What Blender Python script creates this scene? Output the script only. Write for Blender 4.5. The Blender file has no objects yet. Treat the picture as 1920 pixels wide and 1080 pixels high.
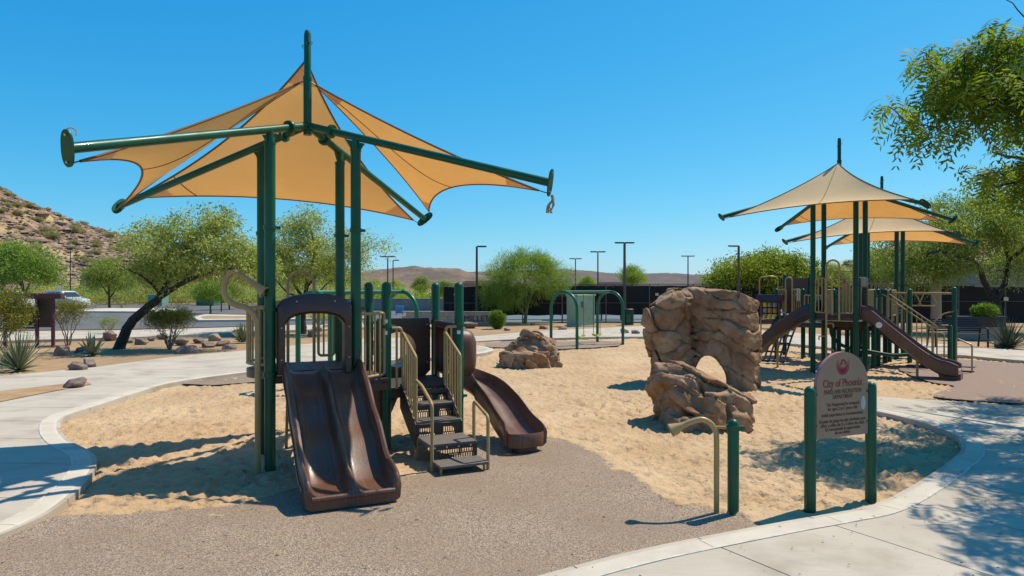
import bpy, math, random
import numpy as np
from mathutils import Vector, Matrix, Quaternion
R = math.radians
random.seed(7)
rng = np.random.default_rng(11)
scene = bpy.context.scene

# ------------------------------------------------------------------ camera, sky, sun, exposure
EYE = 2.2                                   # camera height in metres
FPX, HOR = 1300.0, 538.0                    # focal length and horizon row of the 1920 x 1080 photograph
cam_d = bpy.data.cameras.new('camera'); cam = bpy.data.objects.new('camera', cam_d)
scene.collection.objects.link(cam); scene.camera = cam
cam.location = (0, 0, EYE)
cam.rotation_euler = (R(90) - 2.0 / FPX, 0, 0)
cam_d.sensor_width = 36; cam_d.lens = FPX / 1920 * 36
cam_d.clip_start = 0.05; cam_d.clip_end = 9000

SUN_EL = 57.5
SUN_AZ = 58.0                               # clockwise from +Y
sun_dir = Vector((math.sin(R(SUN_AZ)) * math.cos(R(SUN_EL)), math.cos(R(SUN_AZ)) * math.cos(R(SUN_EL)), math.sin(R(SUN_EL))))
world = bpy.data.worlds.new('World'); scene.world = world; world.use_nodes = True
wn, wl = world.node_tree.nodes, world.node_tree.links
wn.clear()
w_out = wn.new('ShaderNodeOutputWorld'); w_bg = wn.new('ShaderNodeBackground')
sky = wn.new('ShaderNodeTexSky'); sky.sky_type = 'NISHITA'; sky.sun_disc = False
sky.sun_elevation = R(SUN_EL); sky.sun_rotation = R(SUN_AZ)
sky.air_density = 1.0; sky.dust_density = 0.4; sky.ozone_density = 2.2; sky.altitude = 400
w_sp = wn.new('ShaderNodeSeparateColor'); w_cb = wn.new('ShaderNodeCombineColor')      # deeper blue: one colour response for the whole sky
wl.new(sky.outputs[0], w_sp.inputs[0])
SKY_K = 0.113
def w_math(op, a, b, clamp=False):
    q = wn.new('ShaderNodeMath'); q.operation = op; q.use_clamp = clamp
    for i, x in enumerate((a, b)):
        if isinstance(x, (int, float)): q.inputs[i].default_value = x
        else: wl.new(x, q.inputs[i])
    return q.outputs[0]
w_r = w_math('ADD', w_math('MULTIPLY', w_math('POWER', w_math('MAXIMUM', w_math('SUBTRACT', w_math('MULTIPLY', w_sp.outputs[0], SKY_K), .10), 0.0), 1.42), .72 / SKY_K), .010 / SKY_K)
w_g = w_math('MULTIPLY', w_math('POWER', w_math('MULTIPLY', w_sp.outputs[1], SKY_K), .77), .81 / SKY_K)
w_b = w_math('MULTIPLY', w_math('POWER', w_math('MULTIPLY', w_sp.outputs[2], SKY_K), .46), .965 / SKY_K)
wl.new(w_r, w_cb.inputs[0]); wl.new(w_g, w_cb.inputs[1]); wl.new(w_b, w_cb.inputs[2]); wl.new(w_cb.outputs[0], w_bg.inputs[0])
w_bg.inputs[1].default_value = SKY_K
wl.new(w_bg.outputs[0], w_out.inputs[0])
sun_d = bpy.data.lights.new('sun', 'SUN'); sun = bpy.data.objects.new('sun', sun_d)
scene.collection.objects.link(sun)
sun_d.energy = 5.0; sun_d.angle = R(0.53); sun_d.color = (1.0, 0.915, 0.765)
sun.rotation_euler = sun_dir.to_track_quat('Z', 'Y').to_euler()
sun.location = sun_dir * 60
scene.view_settings.view_transform = 'Standard'; scene.view_settings.look = 'None'
scene.view_settings.exposure = 0.1; scene.view_settings.gamma = 1.0
scene.view_settings.use_curve_mapping = False
scene.render.engine = 'CYCLES'
scene.cycles.max_bounces = 8; scene.cycles.transparent_max_bounces = 16

def G(x, y, z=0.0):
    """ground point (metres) of a pixel of the 1920 x 1080 photograph, on the level z"""
    d = FPX * (EYE - z) / (y - HOR)
    return Vector(((x - 960) * d / FPX, d, z))
def AT(x, y, d):
    """point at depth d (metres) of a pixel"""
    return Vector(((x - 960) * d / FPX, d, EYE - (y - HOR) * d / FPX))

# ------------------------------------------------------------------ materials
MATS = {}
def mat(name, col, rough=0.6, col2=None, vs=4.0, vdetail=4.0, bump=0.0, bs=60.0, bdetail=4.0, metal=0.0, spec=0.5,
        coat=0.0, contrast=(0.35, 0.65), col3=None, vs3=1.0, c3=(0.5, 0.7)):
    m = bpy.data.materials.new(name); m.use_nodes = True
    nt = m.node_tree; n, l = nt.nodes, nt.links
    b = n['Principled BSDF']
    b.inputs['Roughness'].default_value = rough; b.inputs['Metallic'].default_value = metal
    b.inputs['Specular IOR Level'].default_value = spec; b.inputs['Coat Weight'].default_value = coat
    b.inputs['Base Color'].default_value = (*col, 1)
    tc = n.new('ShaderNodeTexCoord')
    src = None
    if col2 is not None:
        nz = n.new('ShaderNodeTexNoise'); nz.inputs['Scale'].default_value = vs; nz.inputs['Detail'].default_value = vdetail
        l.new(tc.outputs['Object'], nz.inputs['Vector'])
        rp = n.new('ShaderNodeValToRGB'); rp.color_ramp.elements[0].position = contrast[0]; rp.color_ramp.elements[1].position = contrast[1]
        rp.color_ramp.elements[0].color = (*col, 1); rp.color_ramp.elements[1].color = (*col2, 1)
        l.new(nz.outputs[0], rp.inputs[0]); src = rp.outputs[0]
    if col3 is not None:
        nz = n.new('ShaderNodeTexNoise'); nz.inputs['Scale'].default_value = vs3; nz.inputs['Detail'].default_value = 5
        l.new(tc.outputs['Object'], nz.inputs['Vector'])
        mr = n.new('ShaderNodeMapRange'); mr.inputs[1].default_value = c3[0]; mr.inputs[2].default_value = c3[1]
        l.new(nz.outputs[0], mr.inputs[0])
        mx = n.new('ShaderNodeMix'); mx.data_type = 'RGBA'
        l.new(mr.outputs[0], mx.inputs[0]); l.new(src, mx.inputs[6]); mx.inputs[7].default_value = (*col3, 1)
        src = mx.outputs[2]
    if src is not None: l.new(src, b.inputs['Base Color'])
    if bump > 0:
        nb = n.new('ShaderNodeTexNoise'); nb.inputs['Scale'].default_value = bs; nb.inputs['Detail'].default_value = bdetail
        l.new(tc.outputs['Object'], nb.inputs['Vector'])
        bp = n.new('ShaderNodeBump'); bp.inputs['Strength'].default_value = 1.0; bp.inputs['Distance'].default_value = bump
        l.new(nb.outputs[0], bp.inputs['Height']); l.new(bp.outputs[0], b.inputs['Normal'])
    MATS[name] = m
    return m

def leaf_mat(name, ca, cb, trans=0.35, rough=0.5):
    """leaf colour varies leaf by leaf through the 'tint' attribute; light passes through the blade"""
    m = bpy.data.materials.new(name); m.use_nodes = True
    nt = m.node_tree; n, l = nt.nodes, nt.links
    b = n['Principled BSDF']; b.inputs['Roughness'].default_value = rough; b.inputs['Specular IOR Level'].default_value = 0.2
    at = n.new('ShaderNodeAttribute'); at.attribute_name = 'tint'
    mx = n.new('ShaderNodeMix'); mx.data_type = 'RGBA'; mx.inputs[6].default_value = (*ca, 1); mx.inputs[7].default_value = (*cb, 1)
    l.new(at.outputs['Fac'], mx.inputs[0]); l.new(mx.outputs[2], b.inputs['Base Color'])
    tr = n.new('ShaderNodeBsdfTranslucent'); br = n.new('ShaderNodeMix'); br.data_type = 'RGBA'; br.blend_type = 'MULTIPLY'; br.inputs[0].default_value = 1
    br.inputs[7].default_value = (1.25, 1.3, 0.7, 1); l.new(mx.outputs[2], br.inputs[6]); l.new(br.outputs[2], tr.inputs[0])
    ms = n.new('ShaderNodeMixShader'); ms.inputs[0].default_value = trans
    l.new(b.outputs[0], ms.inputs[1]); l.new(tr.outputs[0], ms.inputs[2])
    l.new(ms.outputs[0], n['Material Output'].inputs[0])
    MATS[name] = m; return m

def sail_mat(name, col):
    m = bpy.data.materials.new(name); m.use_nodes = True
    nt = m.node_tree; n, l = nt.nodes, nt.links
    tc = n.new('ShaderNodeTexCoord')
    nz = n.new('ShaderNodeTexNoise'); nz.inputs['Scale'].default_value = 1.6; nz.inputs['Detail'].default_value = 6
    l.new(tc.outputs['Object'], nz.inputs['Vector'])
    rp = n.new('ShaderNodeValToRGB'); rp.color_ramp.elements[0].position = .3; rp.color_ramp.elements[1].position = .75
    rp.color_ramp.elements[0].color = (*[c * .9 for c in col], 1); rp.color_ramp.elements[1].color = (*col, 1)
    l.new(nz.outputs[0], rp.inputs[0])
    wv = n.new('ShaderNodeTexWave'); wv.inputs['Scale'].default_value = 45; wv.inputs['Distortion'].default_value = 1.5
    l.new(tc.outputs['Object'], wv.inputs['Vector'])
    bp = n.new('ShaderNodeBump'); bp.inputs['Strength'].default_value = .25; bp.inputs['Distance'].default_value = .004; l.new(wv.outputs[0], bp.inputs['Height'])
    d = n.new('ShaderNodeBsdfDiffuse'); t = n.new('ShaderNodeBsdfTranslucent')
    db = n.new('ShaderNodeMix'); db.data_type = 'RGBA'; db.blend_type = 'MULTIPLY'; db.inputs[0].default_value = 1; db.inputs[7].default_value = (1.28, 1.28, 1.22, 1); l.new(rp.outputs[0], db.inputs[6]); l.new(db.outputs[2], d.inputs[0]); l.new(bp.outputs[0], d.inputs['Normal'])
    mu = n.new('ShaderNodeMix'); mu.data_type = 'RGBA'; mu.blend_type = 'MULTIPLY'; mu.inputs[0].default_value = 1
    l.new(rp.outputs[0], mu.inputs[6]); mu.inputs[7].default_value = (1.10, 0.62, 0.18, 1); l.new(mu.outputs[2], t.inputs[0])
    ms = n.new('ShaderNodeMixShader'); ms.inputs[0].default_value = 0.31
    l.new(d.outputs[0], ms.inputs[1]); l.new(t.outputs[0], ms.inputs[2]); l.new(ms.outputs[0], n['Material Output'].inputs[0])
    n.remove(n['Principled BSDF']); MATS[name] = m; return m

def slot_mat(name, col, sx, sy, frac, rough=0.5):
    """painted steel plate punched with staggered slots (real see-through holes)"""
    m = bpy.data.materials.new(name); m.use_nodes = True
    nt = m.node_tree; n, l = nt.nodes, nt.links
    b = n['Principled BSDF']; b.inputs['Base Color'].default_value = (*col, 1); b.inputs['Roughness'].default_value = rough
    tc = n.new('ShaderNodeTexCoord')
    br = n.new('ShaderNodeTexBrick'); br.offset = 0.5; br.inputs['Scale'].default_value = 1.0
    br.inputs['Brick Width'].default_value = sx; br.inputs['Row Height'].default_value = sy; br.inputs['Mortar Size'].default_value = frac
    br.inputs['Mortar Smooth'].default_value = 0
    br.inputs['Color1'].default_value = (1, 1, 1, 1); br.inputs['Color2'].default_value = (1, 1, 1, 1); br.inputs['Mortar'].default_value = (0, 0, 0, 1)
    l.new(tc.outputs['UV'], br.inputs['Vector'])
    tr = n.new('ShaderNodeBsdfTransparent'); ms = n.new('ShaderNodeMixShader')
    l.new(br.outputs['Color'], ms.inputs[0]); l.new(b.outputs[0], ms.inputs[1]); l.new(tr.outputs[0], ms.inputs[2])
    l.new(ms.outputs[0], n['Material Output'].inputs[0])
    MATS[name] = m; return m

mat('green_paint', (0.002, 0.070, 0.030), 0.36, (0.004, 0.092, 0.042), 3.0, spec=.35, coat=0.08)
mat('green_dark_paint', (0.002, 0.050, 0.024), 0.4, (0.004, 0.068, 0.033), 3.0, spec=.3)
mat('green_swing_paint', (0.003, 0.100, 0.050), 0.34, (0.005, 0.125, 0.065), 3.0, spec=.4)
mat('brown_plastic', (0.108, 0.044, 0.025), 0.37, (0.145, 0.062, 0.035), 2.2, bump=0.0012, bs=35, spec=.45, coat=.05, col3=(0.16, 0.085, 0.055), vs3=7, c3=(0.60, 0.8))
def scuffs(name, col, amount):
    """long pale scratches down the slide bed and patchy gloss"""
    n, l = MATS[name].node_tree.nodes, MATS[name].node_tree.links; b = n['Principled BSDF']; tc = n['Texture Coordinate']; src = b.inputs['Base Color'].links[0].from_socket
    mp = n.new('ShaderNodeMapping'); mp.inputs['Scale'].default_value = (70, 1.6, 1.6); l.new(tc.outputs['Object'], mp.inputs[0])
    nz = n.new('ShaderNodeTexNoise'); nz.inputs['Scale'].default_value = 1; nz.inputs['Detail'].default_value = 5; l.new(mp.outputs[0], nz.inputs['Vector'])
    mr = n.new('ShaderNodeMapRange'); mr.inputs[1].default_value = .56; mr.inputs[2].default_value = .78; mr.inputs[4].default_value = amount; l.new(nz.outputs[0], mr.inputs[0])
    mx = n.new('ShaderNodeMix'); mx.data_type = 'RGBA'; l.new(mr.outputs[0], mx.inputs[0]); l.new(src, mx.inputs[6]); mx.inputs[7].default_value = (*col, 1); l.new(mx.outputs[2], b.inputs['Base Color'])
    n2 = n.new('ShaderNodeTexNoise'); n2.inputs['Scale'].default_value = 3.5; n2.inputs['Detail'].default_value = 6; l.new(tc.outputs['Object'], n2.inputs['Vector'])
    m2 = n.new('ShaderNodeMapRange'); m2.inputs[1].default_value = .3; m2.inputs[2].default_value = .7; m2.inputs[3].default_value = b.inputs['Roughness'].default_value - .06; m2.inputs[4].default_value = b.inputs['Roughness'].default_value + .16
    l.new(n2.outputs[0], m2.inputs[0]); l.new(m2.outputs[0], b.inputs['Roughness'])
scuffs('brown_plastic', (0.30, 0.20, 0.15), .45); scuffs('green_paint', (0.02, 0.14, 0.085), .25)
mat('brown_panel', (0.052, 0.025, 0.016), 0.40, (0.072, 0.036, 0.024), 2.5, bump=0.001, bs=40)
mat('tan_paint', (0.36, 0.235, 0.085), 0.38, (0.42, 0.285, 0.115), 5.0)
mat('deck_coat', (0.040, 0.030, 0.026), 0.6, (0.065, 0.050, 0.043), 8.0, bump=0.002, bs=120)
mat('tread_coat', (0.10, 0.080, 0.064), 0.65, (0.17, 0.14, 0.115), 60.0, bump=0.003, bs=150)
mat('stair_steel', (0.030, 0.020, 0.017), 0.5, (0.045, 0.031, 0.026), 8.0)
mat('bolt_steel', (0.45, 0.43, 0.40), 0.35, metal=0.9)
mat('chain_steel', (0.16, 0.15, 0.14), 0.5, metal=0.7)
mat('black_steel', (0.010, 0.010, 0.011), 0.45)
mat('yellow_plastic', (0.62, 0.46, 0.012), 0.4)
mat('lime_plastic', (0.50, 0.50, 0.02), 0.4)
sail_mat('sail_cloth', (0.72, 0.545, 0.325))
mat('sail_seam', (0.20, 0.10, 0.035), 0.9)
mat('rope', (0.36, 0.26, 0.17), 0.9)
slot_mat('slotted_steel', (0.022, 0.016, 0.014), 0.030, 0.075, 0.0065)

# ------------------------------------------------------------------ helpers: objects
COL = scene.collection
def thing(name, label, cat, loc=(0, 0, 0), rotz=0.0, group=None):
    o = bpy.data.objects.new(name, None); COL.objects.link(o)
    o.empty_display_size = 0.2
    o.location = loc; o.rotation_euler = (0, 0, rotz)
    o['label'] = label; o['category'] = cat
    if group: o['group'] = group
    return o
def tag(o, label=None, cat=None, group=None, kind=None):
    if label: o['label'] = label
    if cat: o['category'] = cat
    if group: o['group'] = group
    if kind: o['kind'] = kind
    return o
def link(name, me, m, parent=None, loc=None):
    o = bpy.data.objects.new(name, me); COL.objects.link(o)
    if m is not None:
        me.materials.clear(); me.materials.append(MATS[m])
    if parent: o.parent = parent
    if loc is not None: o.location = loc
    return o
def copy_tree(o, parent=None):
    c = o.copy(); COL.objects.link(c); c.parent = parent
    for ch in [x for x in o.children]: copy_tree(ch, c)
    return c
def np_mesh(name, v, f, smooth=True, tint=None):
    """mesh from arrays: v (n,3), f (m,3 or 4)"""
    me = bpy.data.meshes.new(name)
    v = np.asarray(v, np.float32); f = np.asarray(f, np.int32)
    k = f.shape[1]
    me.vertices.add(len(v)); me.vertices.foreach_set('co', v.ravel())
    me.loops.add(f.size); me.loops.foreach_set('vertex_index', f.ravel())
    me.polygons.add(len(f)); me.polygons.foreach_set('loop_start', np.arange(0, f.size, k, dtype=np.int32))
    me.polygons.foreach_set('use_smooth', np.full(len(f), smooth))
    if tint is not None:
        a = me.attributes.new('tint', 'FLOAT', 'POINT'); a.data.foreach_set('value', np.asarray(tint, np.float32))
    me.update(calc_edges=True); me.validate()
    return me

def V(*a): return Vector(a)
def catmull(pts, n=8):
    p = [Vector(q) for q in pts]; p = [p[0] * 2 - p[1]] + p + [p[-1] * 2 - p[-2]]
    out = []
    for i in range(1, len(p) - 2):
        a, b, c, d = p[i - 1:i + 3]
        for k in range(n):
            t = k / n
            out.append(0.5 * ((2 * b) + (c - a) * t + (2 * a - 5 * b + 4 * c - d) * t * t + (3 * b - a - 3 * c + d) * t ** 3))
    out.append(p[-2].copy()); return out
def fillet(pts, r=0.06, n=6):
    """polyline with rounded corners, as a bent pipe has"""
    p = [Vector(q) for q in pts]; out = [p[0]]
    for i in range(1, len(p) - 1):
        a, b, c = p[i - 1], p[i], p[i + 1]
        d1, d2 = (a - b), (c - b); rr = min(r, d1.length * .49, d2.length * .49)
        s, e = b + d1.normalized() * rr, b + d2.normalized() * rr
        for k in range(n + 1):
            t = k / n; out.append(s * (1 - t) ** 2 + b * 2 * t * (1 - t) + e * t * t)
    out.append(p[-1]); return out
def arc(c, r, a0, a1, n, ax=(1, 0, 0), ay=(0, 0, 1)):
    ax, ay, c = Vector(ax), Vector(ay), Vector(c)
    return [c + ax * (r * math.cos(R(a0 + (a1 - a0) * k / n))) + ay * (r * math.sin(R(a0 + (a1 - a0) * k / n))) for k in range(n + 1)]

class MB:
    """collects shapes; build() links them as ONE mesh object"""
    def __init__(s): s.v = []; s.f = []; s.uv = {}
    def add(s, v, f):
        k = len(s.v); s.v += [tuple(q) for q in v]; s.f += [tuple(i + k for i in q) for q in f]; return s
    def box(s, c, size, rz=0.0, rot=None, ch=0.0):
        hx, hy, hz = [q / 2 for q in size]; ch = min(ch, hx * .9, hy * .9, hz * .9)
        if ch <= 0:
            v = [V(x, y, z) for x in (-hx, hx) for y in (-hy, hy) for z in (-hz, hz)]
            f = [(0, 1, 3, 2), (4, 6, 7, 5), (0, 4, 5, 1), (2, 3, 7, 6), (0, 2, 6, 4), (1, 5, 7, 3)]
        else:
            v, ix = [], {}
            for sx in (-1, 1):
                for sy in (-1, 1):
                    for sz in (-1, 1):
                        for a in range(3):
                            d = [ch, ch, ch]; d[a] = 0
                            ix[(sx, sy, sz, a)] = len(v); v.append(V(sx * (hx - d[0]), sy * (hy - d[1]), sz * (hz - d[2])))
            f = []
            for a in range(3):
                b, c2 = [(1, 2), (2, 0), (0, 1)][a]
                for sg in (-1, 1):
                    q = []
                    for (p, r_) in ((-1, -1), (1, -1), (1, 1), (-1, 1)):
                        t = [0, 0, 0]; t[a] = sg; t[b] = p; t[c2] = r_; q.append(ix[(*t, a)])
                    f.append(tuple(q if sg > 0 else q[::-1]))
                    # chamfer strips along axis a
                for p in (-1, 1):
                    for r_ in (-1, 1):
                        t0 = [0, 0, 0]; t1 = [0, 0, 0]; t0[a] = -1; t1[a] = 1
                        for t in (t0, t1): t[b] = p; t[c2] = r_
                        q = [ix[(*t0, b)], ix[(*t1, b)], ix[(*t1, c2)], ix[(*t0, c2)]]
                        f.append(tuple(q if p * r_ < 0 else q[::-1]))
            for sx in (-1, 1):
                for sy in (-1, 1):
                    for sz in (-1, 1):
                        q = [ix[(sx, sy, sz, a)] for a in range(3)]
                        f.append(tuple(q if sx * sy * sz > 0 else q[::-1]))
        m = rot if rot is not None else Matrix.Rotation(rz, 3, 'Z')
        c = Vector(c); return s.add([m @ q + c for q in v], f)
    def tube(s, pts, r, seg=10, caps=True):
        p = [Vector(q) for q in pts]; n = len(p)
        rr = r if isinstance(r, (list, tuple)) else [r] * n
        t0 = (p[1] - p[0]).normalized(); up = V(0, 0, 1) if abs(t0.z) < .9 else V(1, 0, 0)
        nx = t0.cross(up).normalized(); v = []
        for i in range(n):
            t = (p[min(i + 1, n - 1)] - p[max(i - 1, 0)]).normalized()
            nx = (nx - t * nx.dot(t)).normalized(); ny = t.cross(nx)
            for k in range(seg):
                a = 2 * math.pi * k / seg; v.append(p[i] + (nx * math.cos(a) + ny * math.sin(a)) * rr[i])
        f = [(i * seg + k, i * seg + (k + 1) % seg, (i + 1) * seg + (k + 1) % seg, (i + 1) * seg + k) for i in range(n - 1) for k in range(seg)]
        if caps: f += [tuple(range(seg - 1, -1, -1)), tuple((n - 1) * seg + k for k in range(seg))]
        return s.add(v, f)
    def lathe(s, prof, seg=16, o=(0, 0, 0), rot=None):
        o = Vector(o); v = []; n = len(prof)
        for (r, z) in prof:
            for k in range(seg):
                a = 2 * math.pi * k / seg; q = V(r * math.cos(a), r * math.sin(a), z)
                v.append((rot @ q if rot is not None else q) + o)
        f = [(i * seg + k, i * seg + (k + 1) % seg, (i + 1) * seg + (k + 1) % seg, (i + 1) * seg + k) for i in range(n - 1) for k in range(seg)]
        f += [tuple(range(seg - 1, -1, -1)), tuple((n - 1) * seg + k for k in range(seg))]
        return s.add(v, f)
    def prism(s, poly, h, fn=None):
        """polygon (2-D) extruded from 0 to h; fn maps (x, y, t) to a point"""
        n = len(poly); fn = fn or (lambda x, y, t: V(x, y, t))
        v = [fn(x, y, 0) for x, y in poly] + [fn(x, y, h) for x, y in poly]
        f = [tuple(range(n - 1, -1, -1)), tuple(range(n, 2 * n))] + [(k, (k + 1) % n, n + (k + 1) % n, n + k) for k in range(n)]
        return s.add(v, f)
    def sweep(s, loops, caps=True):
        """closed cross-section loops joined one to the next"""
        m = len(loops[0]); v = [q for lp in loops for q in lp]
        f = [(i * m + k, i * m + (k + 1) % m, (i + 1) * m + (k + 1) % m, (i + 1) * m + k) for i in range(len(loops) - 1) for k in range(m)]
        if caps: f += [tuple(range(m - 1, -1, -1)), tuple((len(loops) - 1) * m + k for k in range(m))]
        return s.add(v, f)
    def build(s, name, m, parent=None, smooth=True, ang=35, uvplane=None, bevel=0.0):
        me = bpy.data.meshes.new(name); me.from_pydata(s.v, [], s.f)
        if smooth:
            me.polygons.foreach_set('use_smooth', [True] * len(me.polygons)); me.set_sharp_from_angle(angle=R(ang))
        if uvplane:                                     # (u axis, v axis) in local metres
            ua, va = Vector(uvplane[0]), Vector(uvplane[1]); ul = me.uv_layers.new(name='UVMap')
            for lp in me.loops:
                c = me.vertices[lp.vertex_index].co; ul.data[lp.index].uv = (c.dot(ua), c.dot(va))
        me.update()
        o = link(name, me, m, parent)
        if bevel:
            bv = o.modifiers.new('bevel', 'BEVEL'); bv.width = bevel; bv.segments = 2; bv.limit_method = 'ANGLE'; bv.angle_limit = R(40)
        return o

# ------------------------------------------------------------------ helpers: noise on arrays
NT = np.random.default_rng(99).uniform(-1, 1, 64 ** 3).astype(np.float32)
def vnoise(p, seed=0):
    """smooth value noise in [-1, 1] for points p (n,3)"""
    p = np.asarray(p, np.float32); i = np.floor(p).astype(np.int32); f = p - i; f = f * f * (3 - 2 * f)
    sx, sy, sz = (seed * 13) & 63, (seed * 29) & 63, (seed * 47) & 63
    def h(x, y, z): return NT[(((x + sx) & 63) << 12) | (((y + sy) & 63) << 6) | ((z + sz) & 63)]
    r = 0
    for dx in (0, 1):
        for dy in (0, 1):
            for dz in (0, 1):
                w = (f[:, 0] if dx else 1 - f[:, 0]) * (f[:, 1] if dy else 1 - f[:, 1]) * (f[:, 2] if dz else 1 - f[:, 2])
                r = r + w * h(i[:, 0] + dx, i[:, 1] + dy, i[:, 2] + dz)
    return r
def fbm(p, o=4, seed=0, gain=.5):
    p = np.asarray(p, float); a, s, t = 1, 0, 0
    for k in range(o): s = s + a * vnoise(p * 2 ** k + k * 17.3, seed + k); t += a; a *= gain
    return s / t
def fbm2(x, y, o=4, seed=0):
    return fbm(np.stack([np.ravel(x), np.ravel(y), np.zeros(np.size(x))], 1), o, seed).reshape(np.shape(x))

def surface_nets(field, lo, step):
    """mesh of field == 0 (inside negative) on a regular grid"""
    F = field; nx, ny, nz = F.shape; ins = F < 0
    c = [(dx, dy, dz) for dx in (0, 1) for dy in (0, 1) for dz in (0, 1)]
    sub = lambda A, d: A[d[0]:nx - 1 + d[0], d[1]:ny - 1 + d[1], d[2]:nz - 1 + d[2]]
    cnt = sum(sub(ins, d).astype(int) for d in c); act = (cnt > 0) & (cnt < 8)
    idx = -np.ones(act.shape, int); cells = np.argwhere(act); idx[act] = np.arange(len(cells))
    acc = np.zeros((len(cells), 3)); w = np.zeros(len(cells))
    for a in range(8):
        for b in range(a + 1, 8):
            if sum(abs(np.subtract(c[a], c[b]))) != 1: continue
            fa, fb = sub(F, c[a])[act], sub(F, c[b])[act]; m = (fa < 0) != (fb < 0)
            t = np.where(m, fa / np.where(fa == fb, 1, fa - fb), 0)
            acc += np.where(m[:, None], np.array(c[a]) + t[:, None] * (np.array(c[b]) - np.array(c[a])), 0); w += m
    v = (cells + acc / w[:, None]) * step + np.array(lo)
    quads = []
    for ax in range(3):
        o1, o2 = [(1, 2), (2, 0), (0, 1)][ax]
        s0 = [slice(None)] * 3; s1 = [slice(None)] * 3; s0[ax] = slice(0, -1); s1[ax] = slice(1, None)
        e = np.argwhere(ins[tuple(s0)] != ins[tuple(s1)])
        ok = (e[:, o1] > 0) & (e[:, o2] > 0) & (e[:, o1] < F.shape[o1] - 1) & (e[:, o2] < F.shape[o2] - 1); e = e[ok]
        d1 = np.zeros(3, int); d1[o1] = 1; d2 = np.zeros(3, int); d2[o2] = 1
        q = np.stack([idx[tuple((e - d1 - d2).T)], idx[tuple((e - d2).T)], idx[tuple(e.T)], idx[tuple((e - d1).T)]], 1)
        fl = ~ins[tuple(e.T)]; q[fl] = q[fl][:, ::-1]; quads.append(q)
    q = np.concatenate(quads); return v, q[(q >= 0).all(1)]

def clip_half(poly, nx, ny, d):
    """part of a 2-D polygon with nx*x + ny*y <= d"""
    out = []
    for i in range(len(poly)):
        a, b = poly[i], poly[(i + 1) % len(poly)]; da, db = nx * a[0] + ny * a[1] - d, nx * b[0] + ny * b[1] - d
        if da <= 0: out.append(a)
        if (da < 0 < db) or (db < 0 < da):
            t = da / (da - db); out.append((a[0] + (b[0] - a[0]) * t, a[1] + (b[1] - a[1]) * t))
    return out
def inside(poly, x, y):
    r = np.zeros(np.shape(x), bool); n = len(poly)
    for i in range(n):
        (x0, y0), (x1, y1) = poly[i], poly[(i + 1) % n]
        if y0 == y1: continue
        r ^= ((y0 > y) != (y1 > y)) & (x < (x1 - x0) * (y - y0) / (y1 - y0) + x0)
    return r
def dist_poly(poly, x, y, closed=False):
    d = np.full(np.shape(x), 1e9); n = len(poly)
    for i in range(n if closed else n - 1):
        (x0, y0), (x1, y1) = poly[i], poly[(i + 1) % n]; ex, ey = x1 - x0, y1 - y0; L = ex * ex + ey * ey
        if L == 0: continue
        t = np.clip(((x - x0) * ex + (y - y0) * ey) / L, 0, 1); d = np.minimum(d, np.hypot(x - x0 - ex * t, y - y0 - ey * t))
    return d
def curve2(pts, n=6):
    return [(q.x, q.y) for q in catmull([V(p[0], p[1], 0) for p in pts], n)]
def flat(name, poly, z, m, parent=None, kind='structure', th=0.0):
    """flat sheet (or slab of thickness th) over a polygon of any shape"""
    import bmesh
    bm = bmesh.new(); vs = [bm.verts.new((p[0], p[1], z)) for p in poly]
    f = bm.faces.new(vs); f.normal_update()
    if f.normal.z < 0: f.normal_flip()
    if th:
        r = bmesh.ops.extrude_face_region(bm, geom=[f]); vv = [q for q in r['geom'] if isinstance(q, bmesh.types.BMVert)]
        bmesh.ops.translate(bm, verts=vv, vec=(0, 0, -th)); bmesh.ops.recalc_face_normals(bm, faces=bm.faces)
    bmesh.ops.triangulate(bm, faces=[q for q in bm.faces if len(q.verts) > 4])
    me = bpy.data.meshes.new(name); bm.to_mesh(me); bm.free()
    o = link(name, me, m, parent)
    if kind: o['kind'] = kind
    return o

# ------------------------------------------------------------------ ground materials
def sand_material():
    m = mat('sand', (0.445, 0.292, 0.160), 0.95, (0.555, 0.392, 0.232), .7, 8, spec=0.15, col3=(0.43, 0.27, 0.14), vs3=.35, c3=(.52, .75))
    n, l = m.node_tree.nodes, m.node_tree.links; b = n['Principled BSDF']; tc = n['Texture Coordinate']
    hs = []
    for sc, dist, det in ((6, .055, 3), (26, .014, 4), (160, .0025, 3)):
        nb = n.new('ShaderNodeTexNoise'); nb.inputs['Scale'].default_value = sc; nb.inputs['Detail'].default_value = det
        l.new(tc.outputs['Object'], nb.inputs['Vector'])
        bp = n.new('ShaderNodeBump'); bp.inputs['Distance'].default_value = dist; bp.inputs['Strength'].default_value = 1
        l.new(nb.outputs[0], bp.inputs['Height'])
        if hs: l.new(hs[-1].outputs[0], bp.inputs['Normal'])
        hs.append(bp)
    l.new(hs[-1].outputs[0], b.inputs['Normal'])
sand_material()
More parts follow.
